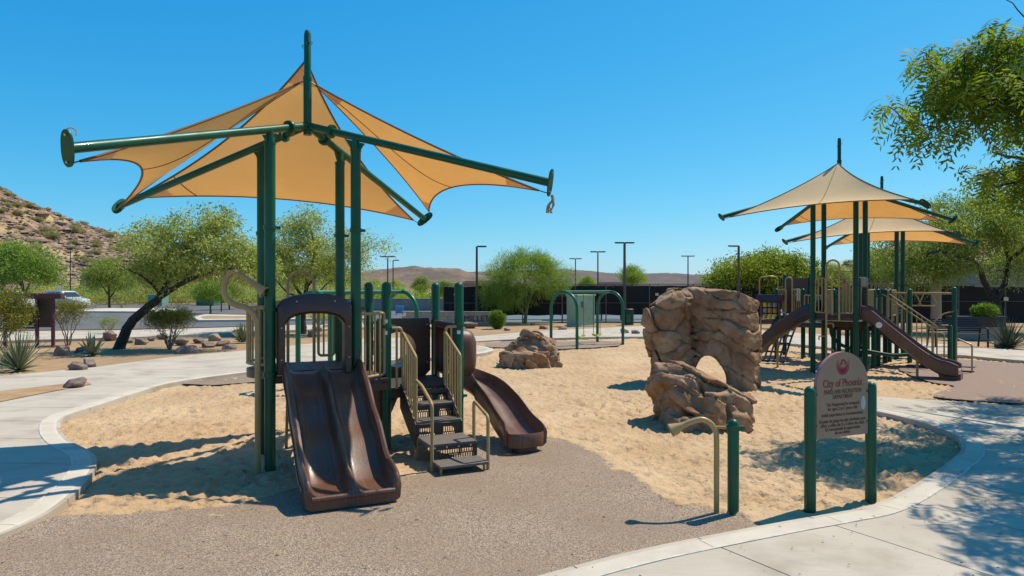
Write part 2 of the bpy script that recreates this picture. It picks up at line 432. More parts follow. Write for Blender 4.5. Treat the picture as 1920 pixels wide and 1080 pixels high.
def rubber_material(name, base, cols):
    """poured rubber crumb: small grains of several colours"""
    m = bpy.data.materials.new(name); m.use_nodes = True; n, l = m.node_tree.nodes, m.node_tree.links; b = n['Principled BSDF']
    b.inputs['Roughness'].default_value = .9; b.inputs['Specular IOR Level'].default_value = .2
    tc = n.new('ShaderNodeTexCoord'); vo = n.new('ShaderNodeTexVoronoi'); vo.inputs['Scale'].default_value = 120
    l.new(tc.outputs['Object'], vo.inputs['Vector'])
    rp = n.new('ShaderNodeValToRGB'); rp.color_ramp.interpolation = 'CONSTANT'
    els = rp.color_ramp.elements
    for i, c in enumerate(cols):
        e = els[i] if i < 2 else els.new(i / len(cols)); e.position = i / len(cols); e.color = (*c, 1)
    l.new(vo.outputs['Color'], rp.inputs[0])
    nz = n.new('ShaderNodeTexNoise'); nz.inputs['Scale'].default_value = .9; nz.inputs['Detail'].default_value = 6; l.new(tc.outputs['Object'], nz.inputs['Vector'])
    mr = n.new('ShaderNodeMapRange'); mr.inputs[1].default_value = .3; mr.inputs[2].default_value = .7; mr.inputs[4].default_value = .75; l.new(nz.outputs[0], mr.inputs[0])
    mx = n.new('ShaderNodeMix'); mx.data_type = 'RGBA'; l.new(mr.outputs[0], mx.inputs[0]); l.new(rp.outputs[0], mx.inputs[6]); mx.inputs[7].default_value = (*base, 1)
    l.new(mx.outputs[2], b.inputs['Base Color'])
    bp = n.new('ShaderNodeBump'); bp.inputs['Distance'].default_value = .002; l.new(vo.outputs['Distance'], bp.inputs['Height']); l.new(bp.outputs[0], b.inputs['Normal'])
    MATS[name] = m
rubber_material('rubber_crumb', (0.245, 0.170, 0.112), [(0.11, 0.070, 0.052), (0.42, 0.30, 0.195), (0.19, 0.125, 0.085), (0.33, 0.26, 0.19), (0.14, 0.11, 0.10), (0.48, 0.38, 0.265), (0.26, 0.165, 0.10)])
rubber_material('rubber_pink', (0.27, 0.185, 0.14), [(0.16, 0.10, 0.075), (0.34, 0.235, 0.175), (0.25, 0.165, 0.125), (0.30, 0.23, 0.185)])
mat('concrete', (0.46, 0.39, 0.305), 0.9, (0.53, 0.455, 0.36), .9, 10, bump=0.003, bs=150, spec=.2, col3=(0.33, 0.265, 0.195), vs3=1.4, c3=(.50, .78))
mat('concrete_kerb', (0.53, 0.455, 0.36), 0.9, (0.59, 0.515, 0.41), 2.5, 8, bump=0.003, bs=120, spec=.2, col3=(0.40, 0.34, 0.27), vs3=1.6, c3=(.56, .75))
def cracked(name):
    """sparse hairline cracks and faint broom marks"""
    n, l = MATS[name].node_tree.nodes, MATS[name].node_tree.links; b = n['Principled BSDF']; tc = n['Texture Coordinate']; src = b.inputs['Base Color'].links[0].from_socket
    nz = n.new('ShaderNodeTexNoise'); nz.inputs['Scale'].default_value = 1.5; nz.inputs['Detail'].default_value = 6; l.new(tc.outputs['Object'], nz.inputs['Vector'])
    av = n.new('ShaderNodeMix'); av.data_type = 'RGBA'; av.inputs[0].default_value = .25; l.new(tc.outputs['Object'], av.inputs[6]); l.new(nz.outputs['Color'], av.inputs[7])
    vo = n.new('ShaderNodeTexVoronoi'); vo.feature = 'DISTANCE_TO_EDGE'; vo.inputs['Scale'].default_value = .55; l.new(av.outputs[2], vo.inputs['Vector'])
    mr = n.new('ShaderNodeMapRange'); mr.inputs[1].default_value = .0; mr.inputs[2].default_value = .004; mr.inputs[3].default_value = .55; mr.inputs[4].default_value = 0; l.new(vo.outputs['Distance'], mr.inputs[0])
    n3 = n.new('ShaderNodeTexNoise'); n3.inputs['Scale'].default_value = .5; l.new(tc.outputs['Object'], n3.inputs['Vector']); m3 = n.new('ShaderNodeMapRange'); m3.inputs[1].default_value = .5; m3.inputs[2].default_value = .62; l.new(n3.outputs[0], m3.inputs[0])
    mu = n.new('ShaderNodeMath'); mu.operation = 'MULTIPLY'; l.new(mr.outputs[0], mu.inputs[0]); l.new(m3.outputs[0], mu.inputs[1])
    mx = n.new('ShaderNodeMix'); mx.data_type = 'RGBA'; l.new(mu.outputs[0], mx.inputs[0]); l.new(src, mx.inputs[6]); mx.inputs[7].default_value = (.12, .095, .07, 1)
    mp = n.new('ShaderNodeMapping'); mp.inputs['Scale'].default_value = (3, 60, 3); mp.inputs['Rotation'].default_value = (0, 0, .5); l.new(tc.outputs['Object'], mp.inputs[0]); n4 = n.new('ShaderNodeTexNoise'); n4.inputs['Scale'].default_value = 1; n4.inputs['Detail'].default_value = 4; l.new(mp.outputs[0], n4.inputs['Vector'])
    m4 = n.new('ShaderNodeMapRange'); m4.inputs[1].default_value = .5; m4.inputs[2].default_value = .75; m4.inputs[4].default_value = .35; l.new(n4.outputs[0], m4.inputs[0]); m5 = n.new('ShaderNodeMix'); m5.data_type = 'RGBA'; l.new(m4.outputs[0], m5.inputs[0]); l.new(mx.outputs[2], m5.inputs[6]); m5.inputs[7].default_value = (.37, .31, .24, 1); l.new(m5.outputs[2], b.inputs['Base Color'])
cracked('concrete')
mat('joint_seal', (0.62, 0.57, 0.48), 0.9, (0.48, 0.42, 0.34), 9)
mat('joint_filler', (0.10, 0.085, 0.07), 0.95)
mat('desert_soil', (0.34, 0.205, 0.105), 0.95, (0.43, 0.285, 0.155), 2.2, 8, bump=0.02, bs=14, bdetail=8, spec=.1, col3=(0.30, 0.21, 0.13), vs3=.12, c3=(.45, .7))
mat('asphalt', (0.115, 0.11, 0.105), 0.9, (0.15, 0.145, 0.138), .6, 6, bump=0.004, bs=90, spec=.2)
mat('court', (0.14, 0.18, 0.185), 0.8, (0.17, 0.215, 0.22), .3, 4)
mat('white_paint', (0.72, 0.71, 0.68), 0.6)
mat('hill_soil', (0.16, 0.098, 0.065), 0.95, (0.36, 0.24, 0.15), .5, 10, bump=.6, bs=.9, bdetail=9, spec=.1, contrast=(.40, .60), col3=(0.44, 0.32, 0.15), vs3=.09, c3=(.47, .60))
mat('far_hill', (0.185, 0.128, 0.095), 0.95, (0.25, 0.175, 0.128), .02, 9, spec=.05, col3=(0.15, 0.115, 0.09), vs3=.011, c3=(.48, .56))
mat('farther_hill', (0.15, 0.115, 0.10), 0.95, (0.18, 0.138, 0.118), .02, 9, spec=.05, col3=(0.135, 0.115, 0.11), vs3=.012, c3=(.45, .6))

# ------------------------------------------------------------------ plan of the place
K = lambda x, y, z=.1: tuple(G(x, y, z).xy)
left_kerb = curve2([K(*p) for p in [(-150, 1063), (0, 1003), (90, 962), (150, 915), (180, 872), (172, 848), (130, 825), (113, 802), (125, 780), (200, 755), (262, 735),
                   (332, 716), (470, 697), (600, 684), (740, 675), (860, 667), (912, 661), (926, 655), (900, 648.5), (850, 645.5)]], 5)
Pa, Pb = K(800, 644), K(780, 632)
left_outer = [Pa, Pb] + [K(*p) for p in [(700, 634), (600, 642), (480, 655), (330, 668), (180, 688), (0, 705), (-300, 738), (-700, 790)]]
left_walk = left_kerb + left_outer + [(-10.5, 4.0), (left_kerb[0][0] - .25, left_kerb[0][1] - .4)]
right_kerb = curve2([K(*p) for p in [(800, 1140), (990, 1085), (1200, 1030), (1440, 983), (1560, 962), (1640, 945), (1715, 908), (1775, 868), (1802, 842), (1790, 815), (1740, 795), (1690, 781), (1640, 770),
                    (1590, 761), (1572, 755), (1600, 748)]], 5)
right_walk = right_kerb + [K(*p) for p in [(1640, 743), (1780, 752), (1920, 762), (2300, 785)]] + [(16, 9), (16, 1.5), (-1.2, 1.5), (-1.2, 4.0)]
back_lower = curve2([K(*p) for p in [(850, 645.5), (897, 639.5), (1000, 635), (1207, 631), (1433, 640), (1640, 660), (1780, 664), (1920, 676), (2300, 700)]], 4)
back_walk = [Pa] + back_lower + [K(*p) for p in [(2300, 668), (1920, 657), (1800, 648), (1640, 633), (1433, 620), (1207, 611), (1000, 621), (897, 630)]] + [Pb]
play_area = [(-4.6, 2), (-5.0, 5.9), (-5.6, 8.2), (-7.3, 10.3), (-7.9, 11.5), (-8, 14), (-7.9, 15.6), (-6.6, 17.7), (-3.5, 20.6), (-1.2, 24.0), (-.4, 27), (.6, 29), (5.4, 30.2), (10, 27.4), (12.2, 23),
             (15.2, 20.4), (22, 18), (22, 12.5), (9.2, 12.4), (7.2, 12.7), (6.3, 12.6), (6.8, 11.5), (6.9, 10.5), (6.7, 9.6), (6.2, 8.7), (5.5, 7.9), (4.6, 7.0), (3.7, 6.2), (2.3, 5.6), (1.0, 5.0), (-.6, 4.3), (-.6, 2)]
front_rubber = [K(*p, .06) for p in [(-220, 1120), (0, 1008), (100, 968), (190, 964), (330, 957), (450, 946), (530, 924), (600, 908), (700, 893), (770, 881), (850, 846), (920, 822), (1000, 815),
                (1085, 836), (1150, 872), (1240, 918), (1330, 953), (1425, 978)]]
_e = curve2(front_rubber[2:], 6); front_edge = [(x + .02 * math.sin(i * 1.7) * math.sin(i * .63), y + .02 * math.sin(i * 1.3 + 1) * math.sin(i * .9)) for i, (x, y) in enumerate(_e)]; front_rubber = front_rubber[:2] + front_edge
front_rubber = front_rubber + [K(1425, 990, .06), K(1200, 1045, .06), K(990, 1100, .06), K(800, 1160, .06), (-.9, 3.0), (-5.2, 3.0)]

# ------------------------------------------------------------------ ground sheet
def axis_lines(fine, lo, hi):
    return np.array(sorted(set(np.round(np.concatenate([fine, lo, hi]), 3))))
gx = axis_lines(np.arange(-24, 30.01, .5), -np.geomspace(25, 6000, 26), np.geomspace(31, 6000, 26))
gy = axis_lines(np.arange(0, 44.01, .5), -np.geomspace(1, 200, 10), np.geomspace(45, 7000, 30))
X, Y = np.meshgrid(gx, gy, indexing='ij')
Z = np.where(inside(play_area, X, Y), -.22, .05) + np.where((np.hypot(X, Y) > 60), .0, .02 * fbm2(X * .6, Y * .6, 3, 5))
def grid_faces(nx, ny):
    i, j = np.meshgrid(np.arange(nx - 1), np.arange(ny - 1), indexing='ij'); a = (i * ny + j).ravel()
    return np.stack([a, a + ny, a + ny + 1, a + 1], 1)
o = link('ground', np_mesh('ground', np.stack([X.ravel(), Y.ravel(), Z.ravel()], 1), grid_faces(*X.shape)), 'desert_soil'); o['kind'] = 'structure'

# sand: trodden into countless dimples
xs = np.arange(-8.4, 22.01, .05); ys = np.exp(np.arange(math.log(4.6), math.log(31), .0048))
X, Y = np.meshgrid(xs, ys, indexing='ij'); Z = .010 * fbm2(X * .8, Y * .8, 3, 3) + .010 * fbm2(X * 5, Y * 5, 3, 9)
def dimples(Z, n, rmin, rmax, depth, seed):
    r_ = np.random.default_rng(seed)
    cx = r_.uniform(-8, 22, n); cy = np.exp(r_.uniform(math.log(5), math.log(30), n))
    rr = r_.uniform(rmin, rmax, n); dd = r_.uniform(.4, 1, n) * depth; an = r_.uniform(0, math.pi, n); el = r_.uniform(1.0, 2.0, n)
    for k in range(n):
        w = rr[k] * 2.4; i0, i1 = np.searchsorted(xs, (cx[k] - w, cx[k] + w)); j0, j1 = np.searchsorted(ys, (cy[k] - w, cy[k] + w))
        if i1 - i0 < 2 or j1 - j0 < 2: continue
        dx, dy = X[i0:i1, j0:j1] - cx[k], Y[i0:i1, j0:j1] - cy[k]
        a = dx * math.cos(an[k]) + dy * math.sin(an[k]); b = (-dx * math.sin(an[k]) + dy * math.cos(an[k])) * el[k]
        q = (a * a + b * b) / (rr[k] ** 2)
        Z[i0:i1, j0:j1] += dd[k] * (-np.exp(-q * 1.6) + .55 * np.exp(-(np.sqrt(q) - 1.25) ** 2 * 5))
dimples(Z, 24000, .06, .115, .037, 4); dimples(Z, 18000, .04, .075, .025, 6)
r_ = np.random.default_rng(44); tr_ = np.zeros_like(Z)                      # wandering lines of footprints
for k in range(70):
    x, y = r_.uniform(-7, 12), math.exp(r_.uniform(math.log(6.5), math.log(26))); a = r_.uniform(0, 6.28)
    for s_ in range(14):
        a += r_.normal(0, .18); x += .42 * math.cos(a); y += .42 * math.sin(a); sd = .09 * (1 if s_ % 2 else -1); fx, fy = x - math.sin(a) * sd, y + math.cos(a) * sd
        i0, i1 = np.searchsorted(xs, (fx - .3, fx + .3)); j0, j1 = np.searchsorted(ys, (fy - .3, fy + .3))
        if i1 - i0 < 2 or j1 - j0 < 2: continue
        dx, dy = X[i0:i1, j0:j1] - fx, Y[i0:i1, j0:j1] - fy; al = dx * math.cos(a) + dy * math.sin(a); ac = -dx * math.sin(a) + dy * math.cos(a); q = np.sqrt((al / .13) ** 2 + (ac / .058) ** 2); tr_[i0:i1, j0:j1] += -.030 / (1 + np.exp((q - 1) * 9)) + .014 * np.exp(-((q - 1.5) / .3) ** 2)
Z += tr_; Z *= .75 + .5 * np.clip(.5 + fbm2(X * .45, Y * .45, 3, 61), 0, 1)
for (p, q, w) in (((960, 690), (1100, 730), .10), ((1060, 755), (1230, 790), .12), ((1000, 720), (1080, 728), .08), ((330, 765), (470, 745), .1)):
    a, b = G(*p), G(*q); d = dist_poly([(a.x, a.y), (b.x, b.y)], X, Y); Z -= .03 * np.exp(-(d / w) ** 2)
inr = inside(front_rubber, X, Y); dr = dist_poly(front_edge, X, Y); Z *= .35 + .65 * np.clip(dr / .45, 0, 1)
Z += np.where(inr, 0, .062 * np.exp(-dr / .55)); Z = np.where(inr, np.minimum(Z, .058 - np.clip(dr - .02 - .10 * (fbm2(X * 2.2, Y * 2.2, 3, 8) + .35).clip(0), 0, 1) * .5), Z)
dn_ = fbm2(X * 2.6, Y * 2.6, 4, 71); Z = np.where(inr & (dn_ > .12 + dr * 1.5), .0635 + .012 * np.clip(dn_ - .12 - dr * 1.5, 0, .3), Z)
dk = dist_poly([p for p in right_kerb if p[1] < 7.6], X, Y); Z += .05 * np.exp(-dk / .5)
ons = inside(right_walk, X, Y) | inside(left_walk, X, Y); Z = np.where(ons, np.minimum(Z, -.02), Z); dkk = np.minimum(dist_poly(right_kerb, X, Y), dist_poly(left_kerb, X, Y)); Z = np.where((dkk < .35) & ~ons, np.minimum(Z, .035 + .045 * np.clip(dkk / .35, 0, 1)), Z)
SAND_Z = Z.copy()
keep = inside(play_area, X, Y) & ~(inr & (dr > .6))
f = grid_faces(*X.shape); kf = keep.ravel(); f = f[kf[f].all(1)]
used = np.unique(f); rm = np.zeros(X.size, int); rm[used] = np.arange(len(used))
o = link('sand', np_mesh('sand', np.stack([X.ravel(), Y.ravel(), Z.ravel()], 1)[used], rm[f]), 'sand')
tag(o, 'pale tan play sand trodden into dimples around the play structures', 'sand', kind='stuff')

# rubber safety surfacing
flat('rubber_surface', front_rubber, .06, 'rubber_crumb')
flat('rubber_surface', [K(*p, .04) for p in [(333, 719), (470, 701), (600, 688), (600, 702), (480, 716), (400, 722)]], .04, 'rubber_crumb')
flat('rubber_surface', [K(*p, .045) for p in [(852, 648.5), (900, 642), (1000, 637), (1050, 640), (1120, 638), (1170, 641), (1160, 648), (1110, 652), (1050, 654), (1000, 651), (960, 652), (905, 650.5)]], .045, 'rubber_crumb')
flat('rubber_surface', curve2([K(*p, .045) for p in [(1920, 757), (1765, 746), (1757, 736), (1790, 724), (1745, 716), (1700, 700), (1690, 688), (1760, 672), (1920, 682), (2300, 705), (2300, 782), (1920, 757)]], 4)[:-1], .045, 'rubber_pink')

# concrete walks poured in slabs, each with its joint
def slabs(parent_name, poly, nx, ny, joints, z=.1, th=.12, gap=.007):
    base = flat(parent_name, poly, z - .03, 'joint_filler')
    js = [-1e3] + list(joints) + [1e3]
    for a, b in zip(js[:-1], js[1:]):
        p = clip_half(clip_half(poly, nx, ny, b - gap), -nx, -ny, -(a + gap))
        if len(p) < 3: continue
        ar = abs(sum(p[i][0] * p[(i + 1) % len(p)][1] - p[(i + 1) % len(p)][0] * p[i][1] for i in range(len(p)))) / 2
        if ar < .05: continue
        flat('slab', p, z, 'concrete', base, None, th)
    return base
slabs('walk_left', left_walk, 0.06, 1.0, [5.3, 6.6, 7.9, 9.2, 10.4, 11.6, 12.9, 14.2, 15.6, 17.1, 18.7, 20.4, 22.3])
slabs('walk_right', right_walk, .855, .519, [.6, 1.85, 3.1, 4.34, 5.6, 6.86, 8.1, 9.35, 10.6, 11.85, 13.1, 14.4, 15.7, 17, 18.3])
slabs('walk_back', back_walk, .97, -.25, [-7, -5.2, -3.4, -1.6, .2, 2, 3.8, 5.6, 7.4, 9.2, 11, 12.8, 14.6, 16.4])

def kerb(name, line, n_seg, side, w=.25):
    """thickened, round-nosed kerb poured in lengths; line is its sand side"""
    root = thing(name, '', '', (0, 0, 0)); del root['label']; del root['category']; root['kind'] = 'structure'
    p = [Vector((a, b)) for a, b in line]; L = [0]
    for a, b in zip(p[:-1], p[1:]): L.append(L[-1] + (b - a).length)
    n = len(p); nr = []
    for i in range(n):
        t = (p[min(i + 1, n - 1)] - p[max(i - 1, 0)]).normalized(); nr.append(Vector((-t.y, t.x)) * side)
    prof = [(-w, .06), (-w, .104), (-.10, .106), (-.05, .100), (-.018, .080), (-.003, .045), (.0, -.12), (-.1, -.12)]
    cuts = np.linspace(0, n - 1, n_seg + 1).round().astype(int)
    for a, b in zip(cuts[:-1], cuts[1:]):
        mb = MB(); loops = []
        for i in range(a, b + 1):
            q = p[i].copy()
            if i == a: q += (p[i + 1] - p[i]).normalized() * .004
            if i == b: q -= (p[i] - p[i - 1]).normalized() * .004
            loops.append([V(q.x + nr[i].x * d, q.y + nr[i].y * d, z) for d, z in prof])
        mb.sweep(loops); mb.build('kerb_length', 'concrete_kerb', root)
        jl = MB(); jl.sweep([[V(p[i].x + nr[i].x * d, p[i].y + nr[i].y * d, z) for d, z in ((-w - .012 - .006 * math.sin(i * 2.3), .098), (-w - .012, .1075), (-w + .008 + .006 * math.sin(i * 3.1), .1085), (-w + .008, .098))] for i in range(a, b + 1)]); jl.build('joint_seal', 'joint_seal', root)
    return root
kerb('kerb_left', left_kerb, 13, -1)
kerb('kerb_right', right_kerb, 12, 1)
flat('planting_wedge', [K(*p, .112) for p in [(-200, 775), (-200, 745), (0, 733), (90, 723), (160, 714), (172, 720), (90, 735), (0, 753)]], .112, 'desert_soil')

# far walk, parking lot, islands, courts
flat('walk_far', [K(*p, .16) for p in [(-400, 650), (250, 632), (480, 622), (700, 613), (860, 613), (860, 605), (700, 604), (480, 612), (250, 619), (-400, 628)]], .16, 'concrete', th=.12)
flat('parking_lot', [K(*p, .075) for p in [(-600, 625), (250, 617), (480, 611), (760, 603.5), (835, 602), (835, 577), (480, 570), (-600, 574)]], .075, 'asphalt')
flat('parking_island', [K(*p, .2) for p in [(372, 600), (480, 599), (700, 596), (700, 590), (480, 591), (385, 589), (360, 594)]], .2, 'concrete_kerb', th=.14)
flat('parking_island', [K(*p, .2) for p in [(100, 583), (290, 584), (345, 581), (330, 578), (100, 577)]], .2, 'concrete_kerb', th=.14)
flat('island_soil', [K(*p, .206) for p in [(382, 597.5), (480, 597), (690, 594.5), (690, 592), (480, 593), (390, 591.5), (375, 594)]], .206, 'desert_soil')
flat('court_surface', [(-5.2, 41.8), (60, 41.8), (60, 78), (-5.2, 78)], .085, 'court')

# ------------------------------------------------------------------ hills
def ridge(name, prof, Y0, Y1, depth_pts, m, seed, amp, nx=160, ny=60, foot=.0, rough=1.0):
    """terrain rising from Y0 to its crest at Y1; prof = crest (x, z)"""
    xs_ = np.linspace(prof[0][0], prof[-1][0], nx); crest = np.interp(xs_, [p[0] for p in prof], [p[1] for p in prof])
    t = np.linspace(0, 1.35, ny); X, T = np.meshgrid(xs_, t, indexing='ij'); Yg = Y0 + (Y1 - Y0) * T
    s = np.where(T < 1, (T * T * (3 - 2 * T)) * .55 + T * .45, 1 - .4 * (T - 1) / .35)
    XX = X * (Yg / Y1)
    h = crest[:, None] * s; sc = (Y1 - Y0)
    n1 = fbm2(XX / (sc * .28), Yg / (sc * .28), 6, seed)
    h = h + amp * n1 * np.clip(T * 2.5, 0, 1) * (1 - .55 * (np.abs(T - 1) < .06)) + amp * .12 * fbm2(XX / (sc * .02), Yg / (sc * .02), 3, seed + 9) * rough * np.clip(T * 3, 0, 1)
    Zg = np.where(T <= 0, -2, h * np.clip(T * 8, 0, 1) - .3 * (T < .03)); 
    o = link(name, np_mesh(name, np.stack([XX.ravel(), Yg.ravel(), Zg.ravel()], 1), grid_faces(nx, ny)), m); o['kind'] = 'structure'
    return (xs_, t, XX, Yg, Zg)
HY = 175
hz = lambda y, d=HY: EYE + (HOR - y) * d / FPX
hx = lambda x, d=HY: (x - 960) * d / FPX
left_hill = ridge('hill', [(hx(-500), hz(210)), (hx(-250), hz(250)), (hx(-100), hz(310)), (hx(0), hz(357)), (hx(60), hz(386)), (hx(130), hz(415)), (hx(200), hz(434)), (hx(235), hz(443)), (hx(330), hz(475)), (hx(430), hz(505)), (hx(560), hz(533))], 92, HY, None, 'hill_soil', 21, 2.2, 240, 110)
right_hill = ridge('hill', [(hx(1490), hz(536)), (hx(1560), hz(506)), (hx(1620), hz(482)), (hx(1700), hz(455)), (hx(1800), hz(440)), (hx(2000), hz(420)), (hx(2400), hz(430))], 100, HY, None, 'hill_soil', 33, 2.0, 200, 90)
D2 = 1500
ridge('mountain', [(hx(300, D2), hz(531, D2)), (hx(560, D2), hz(527, D2)), (hx(640, D2), hz(518, D2)), (hx(690, D2), hz(508, D2)), (hx(740, D2), hz(503, D2)), (hx(775, D2), hz(500.5, D2)), (hx(800, D2), hz(505, D2)), (hx(835, D2), hz(507, D2)), (hx(862, D2), hz(509, D2)), (hx(890, D2), hz(520, D2)), (hx(940, D2), hz(531, D2)), (hx(1000, D2), hz(536, D2))], 900, D2, None, 'far_hill', 5, 16, 360, 120)
D3 = 3200
ridge('mountain', [(hx(200, D3), hz(526, D3)), (hx(600, D3), hz(520, D3)), (hx(900, D3), hz(512, D3)), (hx(1040, D3), hz(507, D3)), (hx(1090, D3), hz(508, D3)), (hx(1130, D3), hz(510, D3)), (hx(1180, D3), hz(514, D3)), (hx(1240, D3), hz(513, D3)), (hx(1300, D3), hz(516, D3)), (hx(1420, D3), hz(520, D3)), (hx(1700, D3), hz(515, D3)), (hx(2200, D3), hz(520, D3))], 2300, D3, None, 'farther_hill', 8, 26, 360, 90)

# ------------------------------------------------------------------ kit of play-structure parts (all in the structure's own frame)
def ring(mb, c, r, w=.045, t=.012):
    mb.lathe([(r, -w / 2), (r + t, -w / 2), (r + t, w / 2), (r, w / 2)], 16, c)
def post(root, u, v, z1, r=.0635, z0=-.25, dome=True, m='green_paint', collars=(), name='post'):
    mb = MB(); prof = [(r, z0), (r, z1 - (r if dome else 0))]
    if dome: prof += [(r * math.cos(R(a)), z1 - r + r * math.sin(R(a))) for a in (20, 40, 60, 78)] + [(.004, z1)]
    mb.lathe(prof, 18, (u, v, 0)); o = mb.build(name, m, root)
    for z in collars:
        c = MB(); ring(c, (u, v, z), r + .001); c.box((u + r + .03, v, z), (.05, .03, .035), ch=.004); c.build('collar', m, o)
    return o
def pipe(root, pts, r, name, m='tan_paint', seg=10, fil=0.0):
    return MB().tube(fillet(pts, fil) if fil else pts, r, seg).build(name, m, root)
def barrier(root, p0, p1, z0, z1, n, rf=.019, rb=.0125, m='tan_paint', round_=.05, z0b=None, z1b=None, name='barrier'):
    """pipe frame with upright bars between two plan points; ends may have different heights (stair rails)"""
    p0, p1 = Vector(p0), Vector(p1); z0b = z0 if z0b is None else z0b; z1b = z1 if z1b is None else z1b
    P = lambda t, z: V(p0.x + (p1.x - p0.x) * t, p0.y + (p1.y - p0.y) * t, z)
    lo = lambda t: z0 + (z0b - z0) * t
    hi = lambda t: z1 + (z1b - z1) * t
    mb = MB(); loop = [P(.5, lo(.5)), P(0, z0), P(0, z1), P(1, z1b), P(1, z0b), P(.5, lo(.5))]
    mb.tube(fillet(loop, round_, 5), rf, 10, False); o = mb.build(name, m, root)
    for k in range(n):
        t = (k + 1) / (n + 1); MB().tube([P(t, lo(t)), P(t, hi(t))], rb, 8, False).build('bar', m, o)
    return o
def deck(root, u0, u1, v0, v1, z, name='deck', th=.05):
    o = MB().box(((u0 + u1) / 2, (v0 + v1) / 2, z - th / 2), (u1 - u0, v1 - v0, th), ch=.008).build(name, 'deck_coat', root)
    f = MB()
    for (c, s) in ((((u0 + u1) / 2, v0 + .018, z - .10), (u1 - u0 - .04, .03, .09)), (((u0 + u1) / 2, v1 - .018, z - .10), (u1 - u0 - .04, .03, .09)),
                   ((u0 + .018, (v0 + v1) / 2, z - .10), (.03, v1 - v0 - .10, .09)), ((u1 - .018, (v0 + v1) / 2, z - .10), (.03, v1 - v0 - .10, .09))):
        f.box(c, s)
    f.build('deck_frame', 'brown_panel', o)
    return o
def bolts(parent, pts, r=.012, d=(0, -1, 0)):
    q = Vector(d).to_track_quat('Z', 'Y').to_matrix()
    for p in pts: MB().lathe([(r, -.004), (r, .004), (r * .6, .008)], 8, p, q).build('bolt', 'bolt_steel', parent)

def sail(root, P0, P1, P2, kb, ks, sag, n=26, label=None, seam_c=None):
    """tensioned triangular cloth: apex P0, lower corners P1 P2, hollow edges"""
    P0, P1, P2 = [np.array(p) for p in (P0, P1, P2)]
    N = np.cross(P1 - P0, P2 - P0); N /= np.linalg.norm(N)
    if N[2] > 0: N = -N                                  # below
    def pos(a, b, c):
        a, b, c = [np.asarray(q, float)[..., None] for q in (a, b, c)]
        return a * P0 + b * P1 + c * P2 + 4 * b * c * kb * (P0 - (P1 + P2) / 2) + 4 * a * b * ks * (P2 - (P0 + P1) / 2) + 4 * a * c * ks * (P1 - (P0 + P2) / 2) + N * sag * 27 * a * b * c
    ij = [(i, j) for i in range(n + 1) for j in range(n + 1 - i)]; ix = {q: k for k, q in enumerate(ij)}
    A = np.array([(1 - i / n - j / n, i / n, j / n) for i, j in ij]); v = pos(A[:, 0], A[:, 1], A[:, 2])
    f = []
    for i in range(n):
        for j in range(n - i):
            f.append((ix[(i, j)], ix[(i + 1, j)], ix[(i, j + 1)]))
            if j < n - i - 1: f.append((ix[(i + 1, j)], ix[(i + 1, j + 1)], ix[(i, j + 1)]))
    o = link('shade_sail', np_mesh('shade_sail', v, f), 'sail_cloth', root)
    if label: o['label'] = label
    t = np.linspace(0, 1, 25); z = t * 0
    hem = MB()
    for e in (pos(1 - t, t, z), pos(z, 1 - t, t), pos(t, z, 1 - t)): hem.tube([Vector(q) for q in e], .013, 6, False)
    hem.build('hem', 'sail_seam', o)
    s = t * .93 + .07; e = pos(1 - s, s / 2, s / 2) if seam_c is None else pos((1 - seam_c) * (1 - t), (1 - seam_c) * t, z + seam_c); MB().tube([Vector(q) for q in e], .009, 5, False).build('seam', 'sail_seam', o)
    for k in range(3):                                   # doubled cloth at the corners
        w = .13; vv, ff = [], []; m = 6
        for i in range(m + 1):
            for j in range(m + 1 - i):
                q = [0, 0, 0]; q[(k + 1) % 3] = w * i / m; q[(k + 2) % 3] = w * j / m; q[k] = 1 - w * (i + j) / m; vv.append(pos(*q) + N * .006)
        c = 0; id2 = {}
        for i in range(m + 1):
            for j in range(m + 1 - i): id2[(i, j)] = c; c += 1
        for i in range(m):
            for j in range(m - i):
                ff.append((id2[(i, j)], id2[(i + 1, j)], id2[(i, j + 1)]))
                if j < m - i - 1: ff.append((id2[(i + 1, j)], id2[(i + 1, j + 1)], id2[(i, j + 1)]))
        link('corner_patch', np_mesh('corner_patch', np.array(vv), ff), 'sail_cloth', o)
    return o

